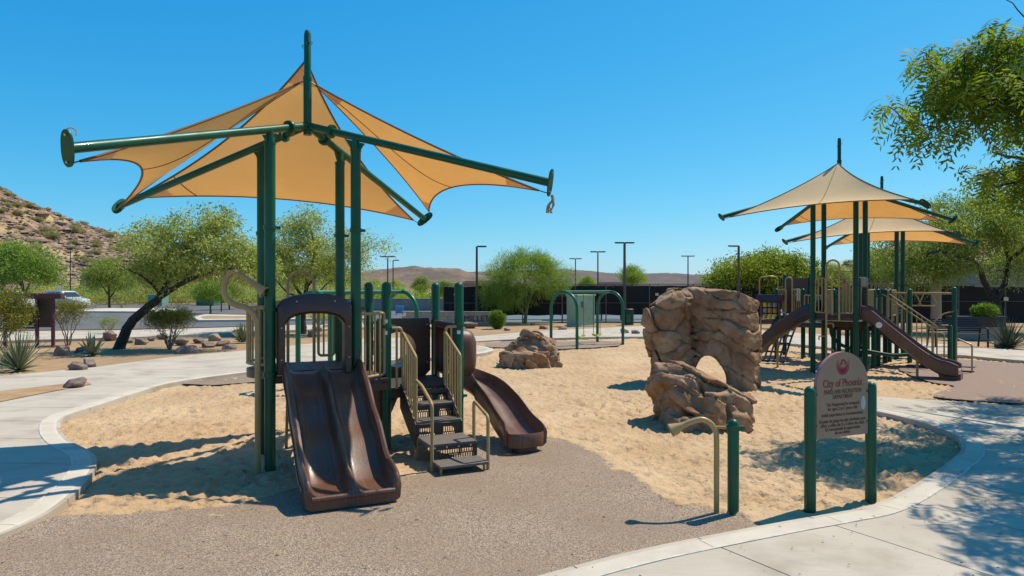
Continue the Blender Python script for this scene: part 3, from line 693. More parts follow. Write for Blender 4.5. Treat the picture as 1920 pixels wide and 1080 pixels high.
def canopy(root, cv, L, zh, ze, zt, zp, sails, tilts, m='green_paint', disc=.16):
    """mast on four sloping arms; each sail = (arm i, arm j, apex height, kb)"""
    dirs = [V(-1, -1, 0).normalized(), V(1, -1, 0).normalized(), V(1, 1, 0).normalized(), V(-1, 1, 0).normalized()]
    C = V(0, cv, 0); r0 = .503 * math.sqrt(2)
    mb = MB(); mb.tube([C + V(0, 0, zh - .12), C + V(0, 0, zh + .62)], .052, 16); mb.tube([C + V(0, 0, zh + .60), C + V(0, 0, zt - .05), C + V(0, 0, zt)], [.044, .044, .030], 16)
    ring(mb, C + V(0, 0, zh + .60), .044); mast = mb.build('mast', m, root)
    for (dz, a) in ((.14, 30), (.20, 150), (.17, 270), (.33, 80)):
        e = MB(); c = C + V(math.cos(R(a)) * .05, math.sin(R(a)) * .05, zt - dz); e.tube([c + V(math.cos(R(t)) * .02, 0, math.sin(R(t)) * .02) for t in range(0, 361, 45)], .005, 5, False); e.build('eye_bolt', 'chain_steel', mast)
    ends = []
    for d, tilt in zip(dirs, tilts):
        slope = (ze - zh) / L; P = lambda s: C + d * s + V(0, 0, zh + slope * s)
        t = (P(L) - P(0)).normalized(); q = t.to_track_quat('Z', 'Y').to_matrix()
        a = MB().tube([P(.0), P(L)], .047, 16).build('arm', m, root)
        MB().lathe([(.055, -.02), (.085, -.02), (.085, .02), (.055, .02)], 16, P(.36), q).build('flange', m, a)
        side = t.cross(V(0, 0, 1)).normalized(); upv = side.cross(t).normalized(); ax = (side * math.cos(R(tilt)) + upv * math.sin(R(tilt))).normalized(); bx = t.cross(ax).normalized(); E = P(L + .008)
        oval = [(disc * math.cos(R(g)), .078 * math.sin(R(g)) * (1 + .12 * math.cos(R(2 * g)))) for g in range(0, 360, 12)]
        MB().prism(oval, .014, lambda x, y, w, ax=ax, bx=bx, t=t, E=E: E + ax * x + bx * y + t * (w - .007)).build('end_plate', m, a)
        for sx in (-1, 1): MB().lathe([(.012, -.02), (.012, .02)], 8, E + ax * sx * disc * .72, q).build('plate_bolt', 'bolt_steel', a)
        # upright stub and gusset between arm and post
        u, v = (C + d * r0).xy; za = zh + slope * r0
        g = MB(); g.tube([V(u, v, zp - .06), V(u, v, za - .02)], .045, 14); ring(g, (u, v, zp), .063, .03, .006)
        g.prism([(-.13, za + .13 * -slope - .055), (-.045, za - .19), (.045, za - .19), (.13, za - .13 * -slope - .055)], .012, lambda x, y, s_, d=d, u=u, v=v: V(u, v, 0) + d * x + V(0, 0, y) + d.cross(V(0, 0, 1)) * (s_ - .006))
        g.build('post_head', m, a)
        ends.append((P(L), t, ax))
    for (i, j, za, kb, lab) in sails:
        Pi, Pj = ends[i][0], ends[j][0]; dij = (Pj - Pi).normalized()
        cs = []
        for (E, t, side), sg in ((ends[i], 1), (ends[j], -1)):
            rim = side if side.dot(dij) * sg > 0 else -side
            cs.append(E + rim * disc * .8)
        inw = [(cs[0] + (C + V(0, 0, za) - cs[0]).normalized() * .10 + (cs[1] - cs[0]).normalized() * .06), (cs[1] + (C + V(0, 0, za) - cs[1]).normalized() * .10 + (cs[0] - cs[1]).normalized() * .06)]
        mid = ((cs[0] + cs[1]) / 2 - C); mid.z = 0; A = C + V(0, 0, za) + mid.normalized() * .10
        sl = sail(root, A, inw[0], inw[1], kb, .052, .10, label=lab, seam_c=.80 if lab.startswith('rear') else None)
        MB().tube([C + V(0, 0, za + .03) + mid.normalized() * .045, A], .008, 6).build('shackle', 'chain_steel', sl)
        for k in range(2): MB().tube([cs[k], inw[k]], .007, 6).build('shackle', 'chain_steel', sl)
    return ends

# ------------------------------------------------------------------ near play structure
TH = R(24.8); CX, CY = -2.6, 8.82
S1 = thing('play_structure', 'near play structure under one tan shade canopy, with a brown double slide facing the camera', 'play structure', (CX, CY, 0), TH)
h = .503
for (u, v) in ((-h, -h), (h, -h), (h, h), (-h, h)): post(S1, u, v, 3.90, dome=False, collars=(1.17, 1.93, 2.9))
# 0 front-left, 1 front-right, 2 back-right, 3 back-left
ends1 = canopy(S1, 0, 3.216, 4.25, 3.36, 5.456, 3.89, [(2, 3, 5.12, .085, 'rear shade sail, its apex the highest on the mast'), (3, 0, 4.78, .175, 'left shade sail with a deeply hollow lower edge'), (1, 2, 4.78, .145, 'right shade sail lit amber from behind')], (-75, 65, 40, 40))
# torn rope ends left on the bare corners
rp = MB(); E, t, sd = ends1[1]
for k in range(5):
    a = E + V(.02, -.03, -.14) + V(random.uniform(-.02, .02), random.uniform(-.02, .02), 0); rp.tube(catmull([a, a + V(.01, 0, -.06), a + V(random.uniform(-.05, .05), 0, -.12), a + V(random.uniform(-.06, .06), .02, -.2)], 3), .009, 5)
rp.build('rope_end', 'rope', S1)
rp = MB(); E, t, sd = ends1[0]; rp.tube([E - t * .02 + V(.0, 0, .13) + V(math.cos(R(a)) * .045, math.sin(R(a)) * .02, math.sin(R(a)) * .045) for a in range(-30, 200, 25)], .006, 5); rp.build('rope_end', 'rope', S1)
deck(S1, -.47, .47, -.50, .50, 1.2)
MB().box((0, 0, 1.204), (.006, .98, .004)).build('deck_joint', 'tread_coat', S1)

# double slide
def slide_bed(s):                                        # height of the bed along the run, s from 0 (deck) to 1 (end)
    if s < .06: return 1.19 - .02 * s / .06
    if s < .80:
        t = (s - .06) / .74; return 1.17 - t * .95 - .018 * math.sin(t * math.pi * 5)
    t = (s - .80) / .20; return .22 - .035 * math.sin(t * math.pi / 2) + .005 * t
def double_slide(root):
    loops = []; cu = .09; n = 64
    for k in range(n + 1):
        s = k / n; v = -.53 - 1.84 * s; zb = slide_bed(s)
        if s < .8: slope = .6
        else: slope = max(0, .6 * (1 - (s - .8) / .1))
        wall = (.10 + .115 * min(1, s / .12)) if s < .86 else .215 - .06 * ((s - .86) / .14) ** 1.5
        if s > .965: wall -= .06 * ((s - .965) / .035) ** 2
        mid = wall - .045 if s < .9 else (wall - .045) * (1 - .15 * (s - .9) / .1)
        if s < .05: mid *= .5 + 10 * s
        under = -.05 - .06 * (1 if s < .85 else 1 - .5 * (s - .85) / .15)
        hw = .455; half = []
        prof = [(-hw, under), (-hw - .012, wall * .55), (-hw - .004, wall - .02), (-hw + .022, wall), (-hw + .050, wall - .018), (-hw + .062, wall * .5), (-hw + .075, .04), (-hw + .115, .006), (-hw + .18, 0), (-.115, 0), (-.070, .012), (-.045, .05), (-.030, mid * .7), (-.020, mid - .012), (0, mid)]
        prof = prof + [(-a, b) for a, b in prof[::-1][1:]]
        prof += [(hw - .05, under - .035), (-hw + .05, under - .035)]
        tilt = .0
        loops.append([V(cu + a, v, zb + b) for a, b in prof])
    mb = MB(); mb.sweep(loops); o = mb.build('double_slide', 'brown_plastic', root, ang=50)
    # lip and foot
    lip = MB(); lip.tube([V(cu - .40, -2.365, .185), V(cu + .40, -2.365, .185)], .028, 10); lip.build('exit_lip', 'brown_plastic', o)
    MB().tube([V(cu + .03, -2.2, -.1), V(cu + .03, -2.2, .13)], .03, 10).build('support_foot', 'tan_paint', o)
    for sx in (-1, 1):                                  # moulded rib along the outside wall
        MB().tube([V(cu + sx * .470, -.6 - 1.66 * k / 30, slide_bed(.04 + .9 * k / 30) + .05) for k in range(31)], .012, 6).build('rib', 'brown_plastic', o)
double_slide(S1)
# moulded hood over the slide mouth
def hood(root, u0, u1, z0, z1, v0, v1, tw, tt, rise, m='brown_panel', name='slide_hood'):
    cu, hw = (u0 + u1) / 2, (u1 - u0) / 2; inner, outer = [], []
    ih = hw - tw; zi = z1 - tt - rise
    for k in range(5): t = k / 4; outer.append((-hw, z0 + (z1 - rise - .05 - z0) * t)); inner.append((-ih, z0 + (zi - .05 - z0) * t))
    for k in range(1, 16):
        t = k / 16; a = math.pi * (1 - t); x = math.cos(a); e = 1 - abs(x) ** 2.6
        outer.append((x * hw, z1 - rise + rise * e - .05 * abs(x) ** 14)); inner.append((x * ih, zi + rise * .8 * e - .05 * abs(x) ** 10))
    for k in range(5): t = 1 - k / 4; outer.append((hw, z0 + (z1 - rise - .05 - z0) * t)); inner.append((ih, z0 + (zi - .05 - z0) * t))
    loops = []
    for (a, b), (c, d) in zip(inner, outer):
        wv = lambda p, q, t: p + (q - p) * t
        loops.append([V(cu + a, v1, b), V(cu + a * 1.0, v0 + .03, b), V(cu + wv(a, c, .12), v0, wv(b, d, .12)), V(cu + wv(a, c, .85), v0, wv(b, d, .85)), V(cu + c, v0 + .03, d), V(cu + c, v1, d)])
    return MB().sweep(loops).build(name, m, root, ang=45)
ho = hood(S1, -.43, .43, 1.17, 2.12, -.66, -.46, .085, .215, .10)
bolts(ho, [(x, -.664, z) for x, z in ((-.39, 1.35), (-.39, 1.72), (.39, 1.35), (.39, 1.72), (-.22, 2.03), (.22, 2.03))], .010)
# back side: arched grab rail, pipe barriers
arch = [V(-.17, .58, .9), V(-.17, .58, 2.24)] + arc((0, .58, 2.24), .17, 180, 0, 12) + [V(.17, .58, 2.24), V(.17, .58, .9)]
pipe(S1, arch, .021, 'grab_arch')
barrier(S1, (-.42, .53), (-.23, .53), 1.27, 2.0, 1); barrier(S1, (.22, .53), (.43, .53), 1.27, 2.0, 2)
for k in range(4):                                       # loop ladder below it
    z = .25 + .27 * k; pipe(S1, [V(-.17, .58 + .05 * (3 - k), z), V(.17, .58 + .05 * (3 - k), z)], .017, 'rung')
for sx in (-1, 1): pipe(S1, [V(sx * .17, .58, 1.0), V(sx * .17, .75, .1), V(sx * .17, .77, -.1)], .02, 'ladder_rail')
# left side: half-moon bay with bars
bay = [V(-.50 - .22 * math.sin(math.pi * k / 14), .42 - .84 * k / 14, 0) for k in range(15)]
bo = MB().tube([p + V(0, 0, 1.945) for p in bay], .018, 10).build('bay_barrier', 'tan_paint', S1); MB().tube([p + V(0, 0, 1.27) for p in bay], .018, 10).build('bay_rail', 'tan_paint', bo)
for k in range(1, 14): MB().tube([bay[k] + V(0, 0, 1.27), bay[k] + V(0, 0, 1.945)], .0125, 8, False).build('bar', 'tan_paint', bo)
MB().prism([(p.x - .01, p.y) for p in bay] , .10, lambda x, y, t: V(x, y, 1.10 + t)).build('bay_floor', 'brown_panel', S1, ang=60)
# talk tube
tt = [(0, -.1), (0, 1.66), (-.012, 1.80), (-.07, 1.915), (-.155, 1.968), (-.24, 1.985), (-.325, 2.03), (-.38, 2.11), (-.388, 2.20), (-.36, 2.30), (-.30, 2.365), (-.235, 2.36), (-.06, 2.245), (-.015, 2.212)]
T0 = V(-.643, -.54, 0); xd = V(.908, -.4195, 0)
tp = catmull([T0 + xd * a + V(0, 0, b) for a, b in tt], 5)
to = MB().tube(tp, .034, 14).build('talk_tube', 'tan_paint', S1)
dd = (tp[-1] - tp[-3]).normalized(); q = dd.to_track_quat('Z', 'Y').to_matrix()
MB().lathe([(.036, -.02), (.042, .03), (.062, .09), (.078, .115), (.078, .125), (.06, .122), (.03, .06)], 18, tp[-1], q).build('horn', 'tan_paint', to)

# lower landing with its four posts
U0, U1, V0, V1 = .985, 2.0, -.128, .88; ZL = .88
for (u, v) in ((U0, V0), (U1, V0), (U1, V1), (U0, V1)): post(S1, u, v, 2.27, collars=(.70, 1.68))
deck(S1, U0 + .02, U1 - .02, V0 - .03, V1 + .02, ZL)
deck(S1, .50, .99, -.30, .62, 1.02, 'link_deck')
barrier(S1, (.56, -.47), (.95, -.17), 1.06, 1.86, 4)
barrier(S1, (.56, .52), (.93, .84), 1.06, 1.86, 4)
# moulded apron under the landing
ap = []
for k in range(13):
    t = k / 12; ap.append((.62 + .62 * t, .86))
for k in range(13):
    t = 1 - k / 12; ap.append((.62 + .62 * t, .86 - .12 - .36 * math.sin(math.pi * min(1, t * 1.15 + .02)) ** .6 if 0 < t < .88 else .78))
MB().prism(ap, .09, lambda x, y, t: V(x, -.02 - (x - .62) * .1 + t, y)).build('apron', 'brown_plastic', S1, ang=50, bevel=.02)
# panel with a round crawl opening on the back of the landing
def round_panel(root, u0, u1, v, z0, z1, cu, cz, r, tube_l):
    n = 32; ang = [2 * math.pi * k / n for k in range(n)]
    def edge(a):
        c, s = math.cos(a), math.sin(a); k = 1e9
        if c > 1e-6: k = min(k, (u1 - cu) / c)
        if c < -1e-6: k = min(k, (u0 - cu) / c)
        if s > 1e-6: k = min(k, (z1 - cz) / s)
        if s < -1e-6: k = min(k, (z0 - cz) / s)
        return cu + c * k, cz + s * k
    mb = MB(); loops = []
    for a in ang + [ang[0]]:
        e = edge(a); i = (cu + r * math.cos(a), cz + r * math.sin(a))
        loops.append([V(i[0], v + .04, i[1]), V(i[0], v - .035, i[1]), V(e[0], v - .035, e[1]), V(e[0], v + .04, e[1])])
    mb.sweep(loops, caps=False); o = mb.build('crawl_panel', 'brown_panel', root, ang=40)
    t = MB(); t.lathe([(r - .03, 0), (r + .005, 0), (r + .005, tube_l), (r - .03, tube_l), (r - .03, 0)], 36, (cu, v - .02, cz), Matrix.Rotation(R(-90), 3, 'X'))
    t.f = [q for q in t.f if len(q) == 4]; t.build('crawl_ring', 'brown_plastic', o)
    bolts(o, [(u1 - .05, v - .04, z0 + .2), (u1 - .05, v - .04, z1 - .1)])
round_panel(S1, U0 + .08, U1 - .10, V1 - .02, ZL, 1.74, 1.42, 1.28, .29, .42)
# slide hood on the right of the landing: a rounded shell bulging outward
def shell_hood(root, u0, u1, v0, v1, z0, z1):
    n, m_ = 10, 28; loops = []
    for i in range(n + 1):
        t = i / n; e = math.sqrt(max(0, 1 - (t * .96) ** 3.2)) if t > .6 else 1 - .08 * t
        hw = (v1 - v0) / 2 * (.80 + .20 * e) * (1 if t < .7 else (1 - (t - .7) ** 2 * 2.2)); hh = (z1 - z0) / 2 * (.86 + .14 * e) * (1 if t < .7 else 1 - (t - .7) ** 2 * 2.0)
        lp = []
        for k in range(m_):
            a = 2 * math.pi * k / m_; c, s = math.cos(a), math.sin(a); p = 5
            rr = (abs(c) ** p + abs(s) ** p) ** (-1 / p); lp.append(V(u0 + (u1 - u0) * t, (v0 + v1) / 2 + hw * c * rr, (z0 + z1) / 2 + hh * s * rr - .05 * t * (1 if s > 0 else 0)))
        loops.append(lp)
    mb = MB(); mb.sweep(loops, caps=False)
    inn = [[q + (V(q.x, (v0 + v1) / 2, (z0 + z1) / 2) - q).normalized() * .03 for q in lp] for lp in loops][::-1]
    mb.sweep(inn, caps=False); mb.sweep([loops[-1], inn[0]], caps=False); mb.sweep([inn[-1], loops[0]], caps=False)
    return mb.build('slide_hood', 'brown_plastic', root, ang=60)
shell_hood(S1, U1 - .02, U1 + .33, V0 + .04, V1 - .06, .93, 1.64)
hood_p = MB()
for sgn, vv in ((-1, V0 + .10), (1, V1 - .10)): hood_p.box((U1 - .03, vv, 1.28), (.05, .10, .82), ch=.015)
hood_p.box((U1 - .03, (V0 + V1) / 2, 1.66), (.05, .86, .10), ch=.015); hood_p.build('slide_mouth_frame', 'brown_panel', S1)
# curved slide
def trough(root, path, zs, hw, wall, m='brown_plastic', name='slide', up=None):
    P = catmull([V(a, b, c) for (a, b), c in zip(path, zs)], 8); loops = []; n = len(P)
    for i in range(n):
        t = (P[min(i + 1, n - 1)] - P[max(i - 1, 0)]); th_ = V(t.x, t.y, 0).normalized(); sd = V(-th_.y, th_.x, 0); s = i / (n - 1)
        w = wall * (1 if s < .8 else 1 - .35 * ((s - .8) / .2) ** 2); hwid = hw * (1 if s < .75 else 1 + .12 * (s - .75) / .25)
        pr = [(-1, -.06), (-1.04, w * .6), (-1.0, w - .015), (-.93, w), (-.86, w - .02), (-.80, w * .45), (-.62, .05), (-.35, .01), (0, 0)]
        pr = pr + [(-a, b) for a, b in pr[::-1][1:]] + [(.8, -.10), (-.8, -.10)]
        loops.append([P[i] + sd * (a * hwid) + V(0, 0, b) for a, b in pr])
    mb = MB(); mb.sweep(loops); return mb.build(name, m, root, ang=50), P
cs, P = trough(S1, [(2.02, .38), (2.28, .37), (2.52, .20), (2.62, -.15), (2.63, -.55), (2.61, -.85), (2.59, -1.02)], [.87, .82, .68, .49, .30, .225, .22], .255, .215)
lipm = MB(); e = P[-1]
lip = [e + V(.25 * math.cos(R(a)), .11 * math.sin(R(a)) , 0) for a in range(180, 361, 15)]
lipm.sweep([[q + V(0, 0, .10), q + V(0, -.02, .06), q + V(0, 0, -.08), q + V(0, .03, -.08), q + V(0, .05, .0), q + V(0, .03, .085)] for q in lip]); lipm.prism([(q.x, q.y) for q in lip], .06, lambda x, y, t: V(x, y, .15 + t)); lipm.build('exit_bowl', 'brown_plastic', cs, ang=60)
MB().box((2.59, -.98, .09), (.30, .20, .20), ch=.03).build('slide_foot', 'brown_panel', cs)

# stairs down to the front
SU0, SU1 = 1.185, 1.765; su = (SU0 + SU1) / 2; sw = SU1 - SU0
st = MB(); rise = [(-.128, .88), (-.36, .704), (-.56, .704), (-.60, .53), (-.82, .53)]
for sx in (SU0 - .012, SU1 + .012):
    st.prism([(-.13, .93), (-.13, .60), (-.42, .42), (-.84, .20), (-.84, .50), (-.70, .58), (-.40, .80)], .012, lambda x, y, t, sx=sx: V(sx - .006 + t, x, y))
stair = st.build('stairs', 'stair_steel', S1)
def tread(v0, v1, z, u0=SU0, u1=SU1, th=.035):
    o = MB().box(((u0 + u1) / 2, (v0 + v1) / 2, z - th / 2), (u1 - u0, v1 - v0, th), ch=.006).build('tread', 'tread_coat', stair); return o
tread(-.56, -.33, .704); tread(-.82, -.55, .53); tread(-1.325, -.82, .352, SU0, SU1 + .02); tread(-1.66, -1.34, .17, SU0 + .02, SU1 + .04)
def riser(v, z0, z1, u0=SU0, u1=SU1, halves=True):
    u = (u0 + u1) / 2; o = MB(); e = .035
    for (a, b) in ((u0, u0 + e), (u - .055, u + .055), (u1 - e, u1)) if halves else ((u0, u0 + e), (u1 - e, u1)): o.box(((a + b) / 2, v, (z0 + z1) / 2), (b - a, .008, z1 - z0))
    o.box((u, v - .0045, z1 - .025), (u1 - u0, .008, .05)); r = o.build('riser', 'stair_steel', stair)
    for (a, b) in ((u0 + e, u - .055), (u + .055, u1 - e)) if halves else ((u0 + e, u1 - e),):
        MB().add([V(a, v, z0), V(b, v, z0), V(b, v, z1 - .05), V(a, v, z1 - .05)], [(0, 1, 2, 3)]).build('slotted_plate', 'slotted_steel', stair, smooth=False, uvplane=((1, 0, 0), (0, 0, 1)))
    return r
riser(-.335, .704, .85); riser(-.555, .53, .67); riser(-.822, .352, .495)
r4 = riser(-1.329, .17, .325, SU0, SU1 + .02, False); bolts(r4, [(SU0 + .06 + .15 * k, -1.342, .305) for k in range(4)])
bolts(stair, [(SU0 + .12, -.15, .84), (SU1 - .12, -.15, .84)])
for u in (SU0 + .05, SU1 - .0): MB().tube([V(u, -1.60, -.1), V(u, -1.60, .15)], .016, 8).build('step_leg', 'tan_paint', stair)
for u in (SU0 + .01, SU1 + .015):
    gu = barrier(S1, (u, -.17), (u, -.76), .90, 1.60, 5, z0b=.48, z1b=1.33, round_=.035, name='stair_guard')
    MB().tube(fillet([V(u, -.76, 1.3), V(u, -.76, -.12)], .01), .02, 10).build('guard_leg', 'tan_paint', gu)
pipe(S1, [V(SU0 + .01, -.76, 1.04), V(SU0 + .01, -1.00, 1.00), V(SU0 + .01, -1.345, .86), V(SU0 + .01, -1.40, .82), V(SU0 + .01, -1.40, -.1)], .0205, 'handrail', fil=.06)
pipe(S1, [V(SU1 + .05, -1.15, -.1), V(SU1 + .05, -1.15, .80), V(SU1 + .05, -1.60, .68), V(SU1 + .05, -1.60, -.1)], .0205, 'handrail', fil=.06)
for (u, sg) in ((U0, 1), (U1, -1)):                    # loop grips beside the stair head
    a = u + sg * .06; b = SU0 - .01 if sg > 0 else SU1 + .03
    pipe(S1, [V(a, V0 - .05, 1.66), V(b, V0 - .05, 1.66), V(b, V0 - .05, 1.25), V((a + b) / 2, V0 - .05, 1.22)], .019, 'grip', fil=.05)
    pipe(S1, [V((a + b) / 2, V0 - .05, 1.66), V((a + b) / 2, V0 - .05, .86)], .016, 'grip')
for (u, v, z) in ((U0, V0, 1.75), (U0, V0, 1.60), (U1, V0, 1.58)):
    MB().box((u - .025, v - .0610, z), (.045, .006, .05), rz=-.42).build('sticker', 'white_paint', S1)

# ------------------------------------------------------------------ large play structure on the right (two canopies)
S2 = thing('play_structure', 'large far play structure on the right under two tan shade canopies, long brown slide', 'play structure', (8.4, 17.8, 0), R(-38.8))
DV = 5.18
for cv in (0, DV):
    for (u, v) in ((-h, -h), (h, -h), (h, h), (-h, h)): post(S2, u, cv + v, 4.40 if cv == 0 else 4.05, dome=False, collars=(1.45, 2.25), m='green_dark_paint')
canopy(S2, 0, 3.14, 4.83, 3.96, 6.02, 4.45, [(0, 1, 5.36, .10, 'front sail of the nearer canopy, sunlit beige'), (2, 3, 5.28, .10, 'rear sail of the nearer canopy glowing amber')], (30, 30, 30, 30), m='green_dark_paint')
canopy(S2, DV, 3.2, 4.48, 3.60, 5.69, 4.10, [(0, 1, 5.0, .10, 'front sail of the farther canopy, pale beige'), (2, 3, 4.95, .10, 'rear sail of the farther canopy')], (30, 30, 30, 30), m='green_dark_paint')
deck(S2, -.48, .48, -.50, .50, 1.5); deck(S2, -.48, .48, .52, 1.50, 1.3); deck(S2, -.48, .48, 1.52, 3.0, 1.15); deck(S2, -.48, .48, 3.02, 4.66, 1.3); deck(S2, -.48, .48, 4.68, 5.68, 1.5)
for v in (1.5, 2.05, 3.0, 3.6):
    for u in (-h, h): post(S2, u, v, 2.15, collars=(1.2, 1.95), m='green_dark_paint')
# front (facing the camera): barriers and a loop pole climber
barrier(S2, (-.44, -.52), (-.20, -.52), 1.55, 2.42, 2); barrier(S2, (.13, -.52), (.44, -.52), 1.55, 2.42, 3)
ar = [V(-.15, -.62, -.1), V(-.15, -.62, 2.72)] + arc((0, -.62, 2.72), .15, 180, 0, 10) + [V(.15, -.62, 2.7), V(.15, -.62, 1.35)]
lc = pipe(S2, ar, .024, 'loop_climber')
pipe(lc, [V(-.15, -.62, 2.35), V(-.08, -.70, 2.45), V(.0, -.70, 2.40), V(.0, -.66, 1.5)], .02, 'grip', fil=.08)
for k in range(4):
    z = .3 + .33 * k; s_ = 1 if k % 2 else -1; pipe(lc, [V(-.15, -.62, z), V(-.15 + s_ * .17, -.64, z), V(-.15 + s_ * .17, -.64, z - .10)], .016, 'foot_peg', fil=.03)
MB().prism([(-.02, 1.52), (.26, 1.52), (.26, 2.05), (.20, 2.22), (.08, 2.28), (-.02, 2.28)], .03, lambda x, y, t: V(x, .30 + t, y)).build('tan_panel', 'tan_paint', S2)
barrier(S2, (-.52, .45), (-.52, -.44), 1.55, 2.42, 1)
# left slide, going away behind the rock wall
cs, P = trough(S2, [(-.50, 0), (-.75, 0), (-1.05, 0), (-1.4, 0), (-1.75, 0), (-2.05, 0), (-2.35, 0)], [1.49, 1.44, 1.28, 1.02, .74, .44, .24], .30, .30, 'brown_panel')
loops = []
for k in range(8):
    t = k / 7; uu = -.48 - .55 * t; zc = 1.48 - .18 * t * t
    loops.append([V(uu, .36 * math.cos(a), zc + (.42 + .0 * t) * (1 - .5 * t) * math.sin(a)) for a in [math.pi * j / 12 for j in range(13)]] + [V(uu, .33 * math.cos(a), zc + .39 * (1 - .5 * t) * math.sin(a)) for a in [math.pi * j / 12 for j in range(12, -1, -1)]])
MB().sweep(loops).build('slide_hood', 'brown_panel', cs, ang=60)
pipe(cs, [V(-1.55, 0, -.1), V(-1.55, 0, .72)], .03, 'slide_leg')
# right slide, long and straight, coming forward
cs, P = trough(S2, [(.52, 0), (.75, 0), (1.1, 0), (1.5, 0), (1.9, 0), (2.2, 0), (2.42, 0), (2.62, 0)], [1.49, 1.42, 1.12, .78, .46, .27, .22, .22], .30, .26, 'brown_plastic')
MB().prism([(2.28, -.06), (2.66, -.06), (2.66, .20), (2.20, .20)], .5, lambda x, y, t: V(x, -.25 + t, y)).build('slide_foot', 'brown_plastic', cs, bevel=.02)
pipe(cs, [V(1.75, .0, -.1), V(1.75, .0, .5)], .03, 'slide_leg')
MB().lathe([(.075, 0), (.075, .006), (.05, .012)], 14, (.98, -.315, 1.27), Matrix.Rotation(R(90), 3, 'X')).build('sticker', 'white_paint', cs)
for vv in (-.36, .36): MB().box((.56, vv, 1.85), (.07, .12, .75), ch=.02).build('mouth_post', 'brown_panel', cs)
MB().box((.56, 0, 2.32), (.08, .84, .26), ch=.03).build('mouth_header', 'brown_panel', cs)
# middle decks: barriers left and right
barrier(S2, (h, .60), (h, 1.42), 1.35, 2.12, 6); barrier(S2, (h, 1.58), (h, 2.02), 1.2, 1.95, 3); barrier(S2, (h, 3.08), (h, 3.55), 1.35, 2.1, 3)
barrier(S2, (-h, .60), (-h, 1.42), 1.35, 2.12, 6); barrier(S2, (-h, 2.10), (-h, 2.95), 1.2, 1.95, 6); barrier(S2, (-h, 3.66), (-h, 4.6), 1.35, 2.1, 6); barrier(S2, (h, 3.66), (h, 4.6), 1.35, 2.1, 6)
for v in (4.68, 5.68): barrier(S2, (-.42, v), (.42, v), 1.55, 2.3, 6)
MB().box((0, 3.3, 1.75), (.9, .05, .8), ch=.02).build('brown_wall_panel', 'brown_panel', S2)
for k in range(5): MB().tube([V(.12 + .07 * k, 3.62, 1.9), V(.12 + .07 * k, 3.62, 2.12)], .03, 10).build('drum', 'brown_panel', S2)
# green curved climber below
pipe(S2, [V(.30, .55, 1.3), V(.30, .55, .75), V(.45, .60, .55), V(1.1, .70, .45), V(1.6, .9, .50)], .045, 'curved_climber', 'green_dark_paint', 12, .15)
pipe(S2, [V(-.35, .60, 1.3), V(-.35, .60, .9), V(-.1, .62, .65), V(.45, .65, .5)], .045, 'curved_climber', 'green_dark_paint', 12, .15)
# stairs with barred guards, coming forward on the right
V2, V3 = 2.12, 2.95
st = MB()
for v in (V2 - .02, V3 + .02): st.prism([(.50, 1.20), (.50, .95), (1.55, .10), (1.80, .10), (1.80, .22), (1.62, .28)], .014, lambda x, y, t, v=v: V(x, v - .007 + t, y))
stair2 = st.build('stairs', 'stair_steel', S2)
for k in range(6):
    z = 1.0 - .165 * k; u = .52 + .215 * k
    MB().box((u + .12, (V2 + V3) / 2, z), (.25, V3 - V2 - .03, .03), ch=.005).build('tread', 'tread_coat', stair2)
    MB().box((u + .005, (V2 + V3) / 2, z + .08), (.008, V3 - V2 - .05, .13)).build('riser', 'stair_steel', stair2)
MB().box((2.0, (V2 + V3) / 2, .17), (.42, V3 - V2 + .1, .035), ch=.005).build('tread', 'tread_coat', stair2)
for v in (V2, V3): barrier(S2, (.58, v), (1.78, v), 1.2, 2.02, 9, z0b=.30, z1b=1.12, round_=.06, name='stair_guard')
pipe(S2, [V(1.78, V2, 1.0), V(2.05, V2, .98), V(2.05, V2, -.05)], .02, 'handrail', fil=.06)
pipe(S2, [V(2.35, V2 - .25, -.05), V(2.35, V2 - .25, .88), V(2.70, V2 - .42, .74), V(2.70, V2 - .42, -.05)], .02, 'handrail', fil=.06)
MB().box((2.55, V2 - .15, .17), (.40, .42, .03), ch=.005).build('tread', 'tread_coat', stair2)
# overhead trapeze rail on its own posts
post(S2, 2.1, 3.75, 2.2, collars=(2.05, 1.5, .95), m='green_paint'); post(S2, 2.03, 3.45, 1.15, m='green_paint'); post(S2, 1.0, 3.75, 2.15, m='green_paint')
tr = pipe(S2, [V(.45, 3.75, 2.02), V(2.06, 3.75, 2.02)], .032, 'overhead_rail')
for u in (.65, 1.05, 1.45):
    hd = [V(u - .10, 3.75, 2.0), V(u - .24, 3.75, 1.66), V(u + .24, 3.75, 1.66), V(u + .10, 3.75, 2.0)]; pipe(tr, hd, .018, 'trapeze_handle', fil=.05)
pipe(S2, [V(2.1, 3.7, 1.52), V(1.85, 3.62, 1.45), V(1.62, 3.5, 1.2), V(1.62, 3.5, .3)], .02, 'grip', fil=.08)
# west platform with play panels
W = [(-1.75, 3.0, 2.15), (-2.55, 3.0, 2.15), (-1.75, 3.8, 2.62), (-2.55, 3.8, 2.62)]
for (u, v, z) in W: post(S2, u, v, z, collars=(1.25,), m='green_dark_paint')
deck(S2, -2.53, -1.77, 2.98, 3.82, 1.3); deck(S2, -1.74, -.52, 2.2, 2.9, 1.15, 'bridge_deck')
barrier(S2, (-1.7, 2.95), (-.56, 2.2), 1.2, 1.95, 7); barrier(S2, (-1.82, 2.97), (-2.05, 2.97), 1.4, 2.12, 3); barrier(S2, (-2.25, 2.97), (-2.48, 2.97), 1.4, 2.12, 3)
pipe(S2, [V(-2.25, 2.92, 1.1), V(-2.25, 2.92, 2.4)] + arc((-2.15, 2.92, 2.4), .10, 180, 0, 8) + [V(-2.05, 2.92, 2.4), V(-2.05, 2.92, 1.1)], .02, 'grab_arch')
